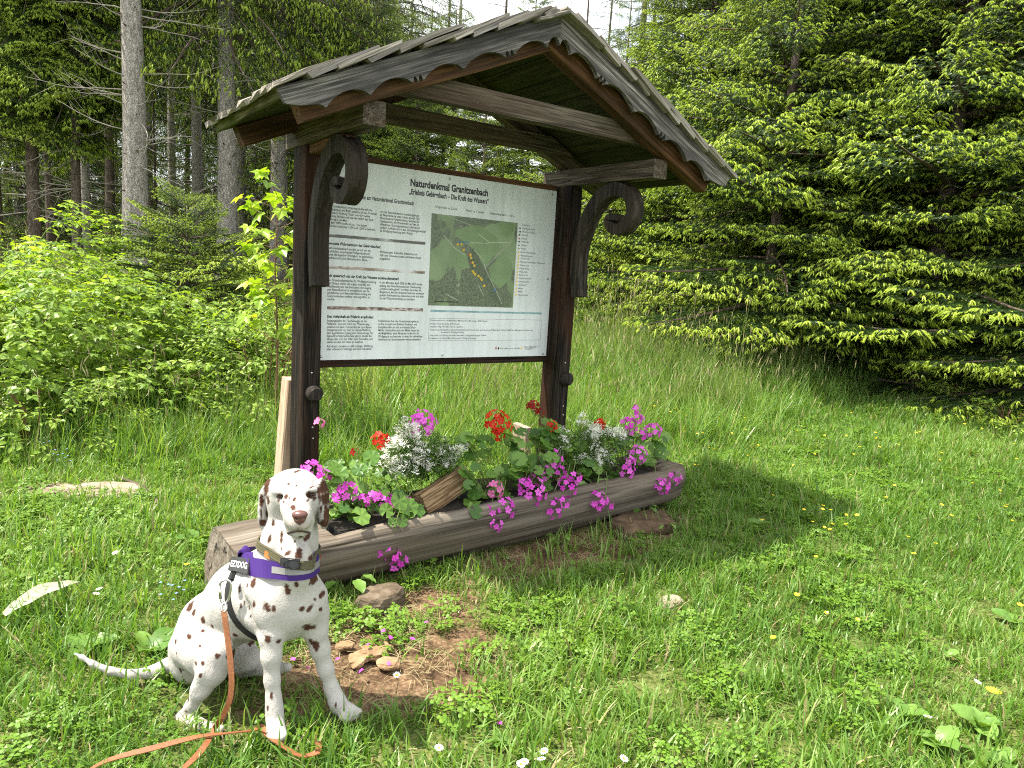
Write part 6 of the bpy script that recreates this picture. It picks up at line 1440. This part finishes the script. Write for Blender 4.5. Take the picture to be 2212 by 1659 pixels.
# ------------------------------------------------------------------ meadow flowers
M['buttercup'] = plain('buttercup_petal', (.72, .52, .02), .35, 0, .5, .1); M['daisy'] = plain('daisy_petal', (.78, .78, .76), .6, var=.05); M['blue'] = plain('forget_me_not_petal', (.20, .32, .62), .6)
def flower_me(name, n, r_, w, petal, centre, rc, h, cup=.35):
    b = MB()
    for k in range(n):
        a = 6.283 * k / n; d = Vector((math.cos(a), math.sin(a), cup)); s = Vector((-math.sin(a), math.cos(a), 0)); c = Vector((0, 0, h)); b.add([c + d * rc * .6, c + d * r_ * .55 - s * w, c + d * r_ - s * w * .6, c + d * r_ * 1.06, c + d * r_ + s * w * .6, c + d * r_ * .55 + s * w], [(0, 1, 2, 3), (0, 3, 4, 5)], 0)
    b.add(*ellip((0, 0, h + .001), (rc, rc, rc * .6), 4, (Vector((1, 0, 0)), Vector((0, 1, 0)), Vector((0, 0, 1)))), 1)
    b.tube([(0, 0, -.01), (.006, .003, h * .5), (0, 0, h)], [.0012, .001, .0009], 4, 2, False); return b.me(name, [petal, centre, M['stem_green']])
BC = flower_me('buttercup', 5, .012, .007, M['buttercup'], M['buttercup'], .004, .17); DY = flower_me('daisy', 13, .013, .002, M['daisy'], M['buttercup'], .005, .09, .15)
rs = random.Random(31); pts = []
while len(pts) < 78:
    px, py = rs.uniform(1480, 2212), rs.triangular(850, 1330, 960)
    if px < 1650 and py > 1010 and rs.random() < .8: continue
    if py > 1150 and rs.random() < .6: continue
    pts.append((px, py))
pts += [(1405, 815), (1415, 822), (1440, 840), (1468, 838), (1480, 850), (1492, 862), (1500, 838), (1462, 850), (1510, 880), (1560, 890), (410, 1222), (1700, 1375), (1785, 1310), (1950, 1660), (1845, 1320)]
for px, py in pts:
    p = on(px, py, 2, .0)
    for _ in range(3): p = on(px, py, 2, gz(p.x, p.y) + .17)
    o = bpy.data.objects.new('buttercup', BC); COL.objects.link(o); o.location = (p.x, p.y, gz(p.x, p.y)); o.rotation_euler = (rs.uniform(-.3, .3), rs.uniform(-.3, .3), rs.uniform(0, 6)); s = rs.uniform(.65, 1.0); o.scale = (s, s, 1)
    tag(o, 'small yellow buttercup flower on a thin stem in the meadow grass', 'flower', 'buttercups in the meadow')
for px, py in ((858, 1443), (942, 1610), (1195, 1613), (1182, 1648), (1140, 1640), (1118, 1642), (1330, 1626), (8, 1520), (227, 1274), (196, 1287), (2093, 1466), (2010, 1556), (2210, 1228), (262, 1192)):
    p = on(px, py, 2, .085); o = bpy.data.objects.new('daisy', DY); COL.objects.link(o); o.location = (p.x, p.y, gz(p.x, p.y)); o.rotation_euler = (rs.uniform(-.3, .45), rs.uniform(-.3, .3), rs.uniform(0, 6))
    tag(o, 'small white daisy with a yellow centre in the short grass', 'flower', 'daisies in the lawn')
def bluec(seed):
    r2 = random.Random(seed); b = MB()
    for k in range(9):
        c = Vector((r2.uniform(-.05, .05), r2.uniform(-.05, .05), r2.uniform(.12, .2))); b.tube([(c.x * .3, c.y * .3, 0), c], [.0009, .0007], 3, 1, False)
        for j in range(5): a = j * 1.257; d = Vector((math.cos(a), math.sin(a), .1)); s = Vector((-math.sin(a), math.cos(a), 0)); b.add([c, c + d * .004 - s * .002, c + d * .007, c + d * .004 + s * .002], [(0, 1, 2, 3)], 0)
    return b.me('forget_me_not', [M['blue'], M['stem_green']])
for k, (px, py, lb) in enumerate(((95, 955, 'blue forget-me-nots in the high grass before the bushes'), (135, 985, 'blue forget-me-nots just above the flat rock'), (375, 1275, 'blue forget-me-nots in the grass behind the dog'), (950, 905, 'blue forget-me-nots in the grass seen under the board'))):
    p = on(px, py, 2, .15); o = bpy.data.objects.new('forget_me_not', bluec(k)); COL.objects.link(o); o.location = (p.x, p.y, gz(p.x, p.y)); tag(o, lb, 'flower', 'forget-me-nots')
# fallen petals
PT = MB().add([(0, 0, 0), (.009, -.006, .003), (.017, -.004, .001), (.018, .004, .004), (.009, .006, .003)], [(0, 1, 2, 3, 4)]).me('petal', [M['magenta']])
for px, py in ((822, 1372), (840, 1378), (897, 1388), (915, 1352), (838, 1423), (625, 1418), (660, 1368), (688, 1362), (668, 1440), (735, 1415), (1085, 1560), (802, 1395), (775, 1450)):
    p = on(px, py, 2, .02); o = bpy.data.objects.new('fallen_petal', PT); COL.objects.link(o); o.location = (p.x, p.y, .012 + .02 * (py < 1400)); o.rotation_euler = (rs.uniform(-.4, .4), rs.uniform(-.4, .4), rs.uniform(0, 6)); o.scale = (1.3, 1.3, 1.3); tag(o, 'fallen pink petal lying on the bare earth by the log', 'petal', 'fallen petals')
# broad leaves close to the ground
M['broad'] = leafy('broad_leaf', [(.10, .21, .035), (.15, .28, .05), (.20, .34, .07)], .35, .4, True); M['withered'] = leafy('withered_leaf', [(.40, .42, .28), (.46, .47, .33)], .25, .7, True)
def broad_me(L, w, m, name='leaf'):
    b = MB(); v = []; n = 8
    for k in range(n + 1):
        t = k / n; q = w * math.sin(math.pi * min(1, .06 + .94 * t)) ** .65; x = L * t; z = L * (.35 * t - .42 * t * t)
        v += [(x, -q, z + q * .28 + .004 * math.sin(k * 2.1)), (x, -q * .5, z + q * .1), (x, 0, z), (x, q * .5, z + q * .1), (x, q, z + q * .28 + .004 * math.sin(k * 1.7 + 1))]
    b.add(v, [(5 * k + j, 5 * k + j + 1, 5 * k + j + 6, 5 * k + j + 5) for k in range(n) for j in range(4)], 0); return b.me(name, [m], True)
BL = [broad_me(.11, .036, M['broad']), broad_me(.13, .045, M['broad']), broad_me(.09, .03, M['broad'])]
for k, (px, py, n, s, lb) in enumerate(((2030, 1600, 6, 1.0, 'broad-leaved plantain near the bottom picture corner'), (2120, 1560, 6, 1.1, 'broad-leaved plantain with its leaves folded beside the yellow dandelion'), (2180, 1640, 5, 1.1, 'broad-leaved plantain in the very corner of the picture'), (1960, 1540, 4, .8, 'small plantain rosette above the corner ones'), (2185, 1335, 4, .9, 'plantain at the picture edge in the lawn'), (1220, 1500, 5, .6, 'small plantain in the lawn in front of the log'), (318, 1400, 3, 1.3, 'dock leaves behind the dog back'), (1640, 1130, 4, .8, 'plantain by the bare spot past the end of the log'), (1800, 1345, 4, .6, 'small plantain in the open lawn'), (180, 1395, 3, 1.3, 'dock leaf above the tail of the dog'), (1080, 1590, 5, .6, 'small plantain at the bottom of the picture'), (1560, 1620, 5, .6, 'small plantain among clover near the bottom edge'), (715, 1320, 3, .7, 'small herb between dog and brown stone'), (420, 1165, 4, 1.2, 'dock leaves against the end of the log'), (2050, 1410, 4, .7, 'small plantain beside a bare patch'))):
    p = on(px, py, 2, .03); root = empty('plantain', (p.x, p.y, gz(p.x, p.y) + .015), lb, 'plant', 'broad-leaved herbs in the lawn')
    for j in range(n): put('leaf', rs.choice(BL), Matrix.Rotation(j * 6.283 / n + rs.uniform(-.35, .35), 4, 'Z') @ Matrix.Rotation(-rs.uniform(.1, .7), 4, 'Y') @ Matrix.Rotation(rs.uniform(-.4, .4), 4, 'X') @ Matrix.Scale(s * .78 * rs.uniform(.75, 1.15), 4), root)
p = on(2145, 1500, 2, .04); o = bpy.data.objects.new('dandelion', flower_me('dandelion', 16, .019, .0025, M['buttercup'], M['buttercup'], .008, .05, .5)); COL.objects.link(o); o.location = (p.x, p.y, gz(p.x, p.y)); o.scale = (1.3, 1.3, 1); tag(o, 'yellow dandelion between the plantains in the bottom corner', 'flower')
p = on(10, 1340, 2, .05); o = bpy.data.objects.new('withered_leaf', broad_me(.30, .035, M['withered'], 'withered_leaf')); COL.objects.link(o); o.location = (p.x, p.y, gz(p.x, p.y) + .07); q2 = on(150, 1285, 2, .05); o.rotation_euler = (.2, -.12, math.atan2(q2.y - p.y, q2.x - p.x)); tag(o, 'long pale withered leaf lying in the grass at the picture edge', 'leaf')
# little plants at the foot of the log
for k, (px, py, s, lb) in enumerate(((752, 1262, 1.25, 'wild strawberry plant below the log beside the dog'), (1210, 1158, .8, 'small leafy herb under the middle of the log'), (1392, 1100, 1.0, 'small leafy herb against the far end of the log'), (1440, 1130, .7, 'small herb on the heap of dry needles'))):
    p = on(px, py, 2, .05); root = empty('small_herb', (p.x, p.y, 0), lb, 'plant', 'herbs at the foot of the log')
    for j in range(7):
        a = j * 2.4; e = Vector((math.cos(a) * .05, math.sin(a) * .05, .05 + .012 * (j % 3))) * s; put('leaf', rs.choice(BL), Matrix.Translation(e) @ Matrix.Rotation(a, 4, 'Z') @ Matrix.Rotation(rs.uniform(.1, .5), 4, 'Y') @ Matrix.Scale(.5 * s, 4), root)
    sb = MB()
    for j in range(7): a = j * 2.4; sb.tube([(0, 0, -.02), (math.cos(a) * .05 * s, math.sin(a) * .05 * s, (.05 + .012 * (j % 3)) * s)], [.0015, .001], 4, 0, False)
    put('stem', sb.me('stem', [M['stem_green']]), Matrix.Identity(4), root)

# ------------------------------------------------------------------ stones, sticks
def stone(name, px, py, rx, ry, rz, z, seed, mat, label, cat='stone', yaw=0.0, nq=26):
    bm = bmesh.new(); bmesh.ops.create_icosphere(bm, subdivisions=4, radius=1.0)
    for v in bm.verts:
        c = v.co.copy(); n = 1 + .22 * (float(vnoise(c.x * 1.7 + seed, c.y * 1.7 + c.z, seed)) - .5) + .10 * (float(vnoise(c.x * 5 + seed, c.y * 5 + c.z * 4, seed + 1)) - .5) + .05 * (float(vnoise(c.x * 13 + c.z * 9, c.y * 13, seed + 2)) - .5)
        c *= n; c.z = min(c.z, .62 + .1 * (n - 1)); v.co = (c.x * rx, c.y * ry, c.z * rz)
    if cat == 'clod':
        for v in bm.verts: v.co *= 1 + .35 * (float(vnoise(v.co.x * 60 + seed, v.co.y * 60 + v.co.z * 50, seed)) - .5)
    me = bpy.data.meshes.new(name); bm.to_mesh(me); bm.free(); me.materials.append(mat)
    p = on(px, py, 2, z); o = bpy.data.objects.new(name, me); COL.objects.link(o); o.location = (p.x, p.y, gz(p.x, p.y) + z * .3); o.rotation_euler = (0, 0, yaw); return tag(o, label, cat)
def rock_mat(name, a, b_, c_):
    t = NT(name); v = t.obj(); n1 = t.noise(v, 8, 8, .65); n2 = t.noise(t.obj((1, 1, 4)), 30, 4)
    t.set(col=t.ramp(t.math('ADD', t.math('MULTIPLY', n1, .7), t.math('MULTIPLY', n2, .3)), [(.35, a), (.5, b_), (.65, c_)]), rough=.9, spec=.2); t.bump(t.math('ADD', n1, t.math('MULTIPLY', n2, .5)), .9, .015); return t.m
M['rock'] = rock_mat('grey_brown_rock', (.11, .085, .06), (.24, .19, .14), (.36, .31, .25)); M['clod'] = rock_mat('brown_root_wood', (.04, .03, .02), (.10, .075, .05), (.19, .15, .11)); M['earth_dark'] = rock_mat('dark_earth', (.035, .024, .014), (.085, .055, .032), (.16, .11, .065)); M['earth'] = rock_mat('loose_earth', (.10, .06, .03), (.24, .155, .085), (.36, .25, .15))
stone('flat_rock', 225, 1066, .25, .17, .055, .01, 3, M['rock'], 'flat grey-brown rock lying in the grass behind the dog', yaw=-.5)
stone('flat_rock', 110, 1060, .18, .10, .035, .0, 4, M['rock'], 'half buried rock beside the flat one, covered by dry grass', yaw=-.5)
stone('root_stump', 822, 1292, .125, .085, .085, .02, 5, M['clod'], 'brown weathered stump end under the front of the log', 'stump', yaw=.2)
stone('small_stone', 1450, 1297, .075, .05, .04, .015, 6, M['rock'], 'small pale stone alone in the lawn in front of the log end')
stone('earth_mound', 1385, 1138, .26, .15, .085, -.01, 7, M['earth_dark'], 'low mound of earth and dry needles under the far end of the log', 'mound', yaw=.05)
for k, (px, py, r_, lb) in enumerate(((810, 1405, .05, 'clod of light earth on the bare patch beside the dog leg'), (775, 1420, .04, 'crumbly clod of earth nearest the dog leg'), (840, 1432, .035, 'small clod of earth at the side of the bare patch'), (745, 1392, .03, 'tiny clod of earth behind the dog leg'))): stone('earth_clod', px, py, r_ * 1.3, r_, r_ * .55, .0, 20 + k, M['earth'], lb, 'clod', k)
b = MB(); P = [Vector((*spot_.xy, gz(spot_.x, spot_.y) + h * .55)) for spot_, h in ((on(250, 1031, 2, .02), .03), (on(285, 1046, 2, .02), .05), (on(318, 1062, 2, .02), .06), (on(338, 1085, 2, .02), .05), (on(352, 1112, 2, .02), .02))]
b.tube(bez(P, 4), [.013 - .0005 * k for k in range(17)], 8); o = b.build('dry_stick', M['brown_twig'], None, True); tag(o, 'crooked stick lying beside the flat rock', 'stick')
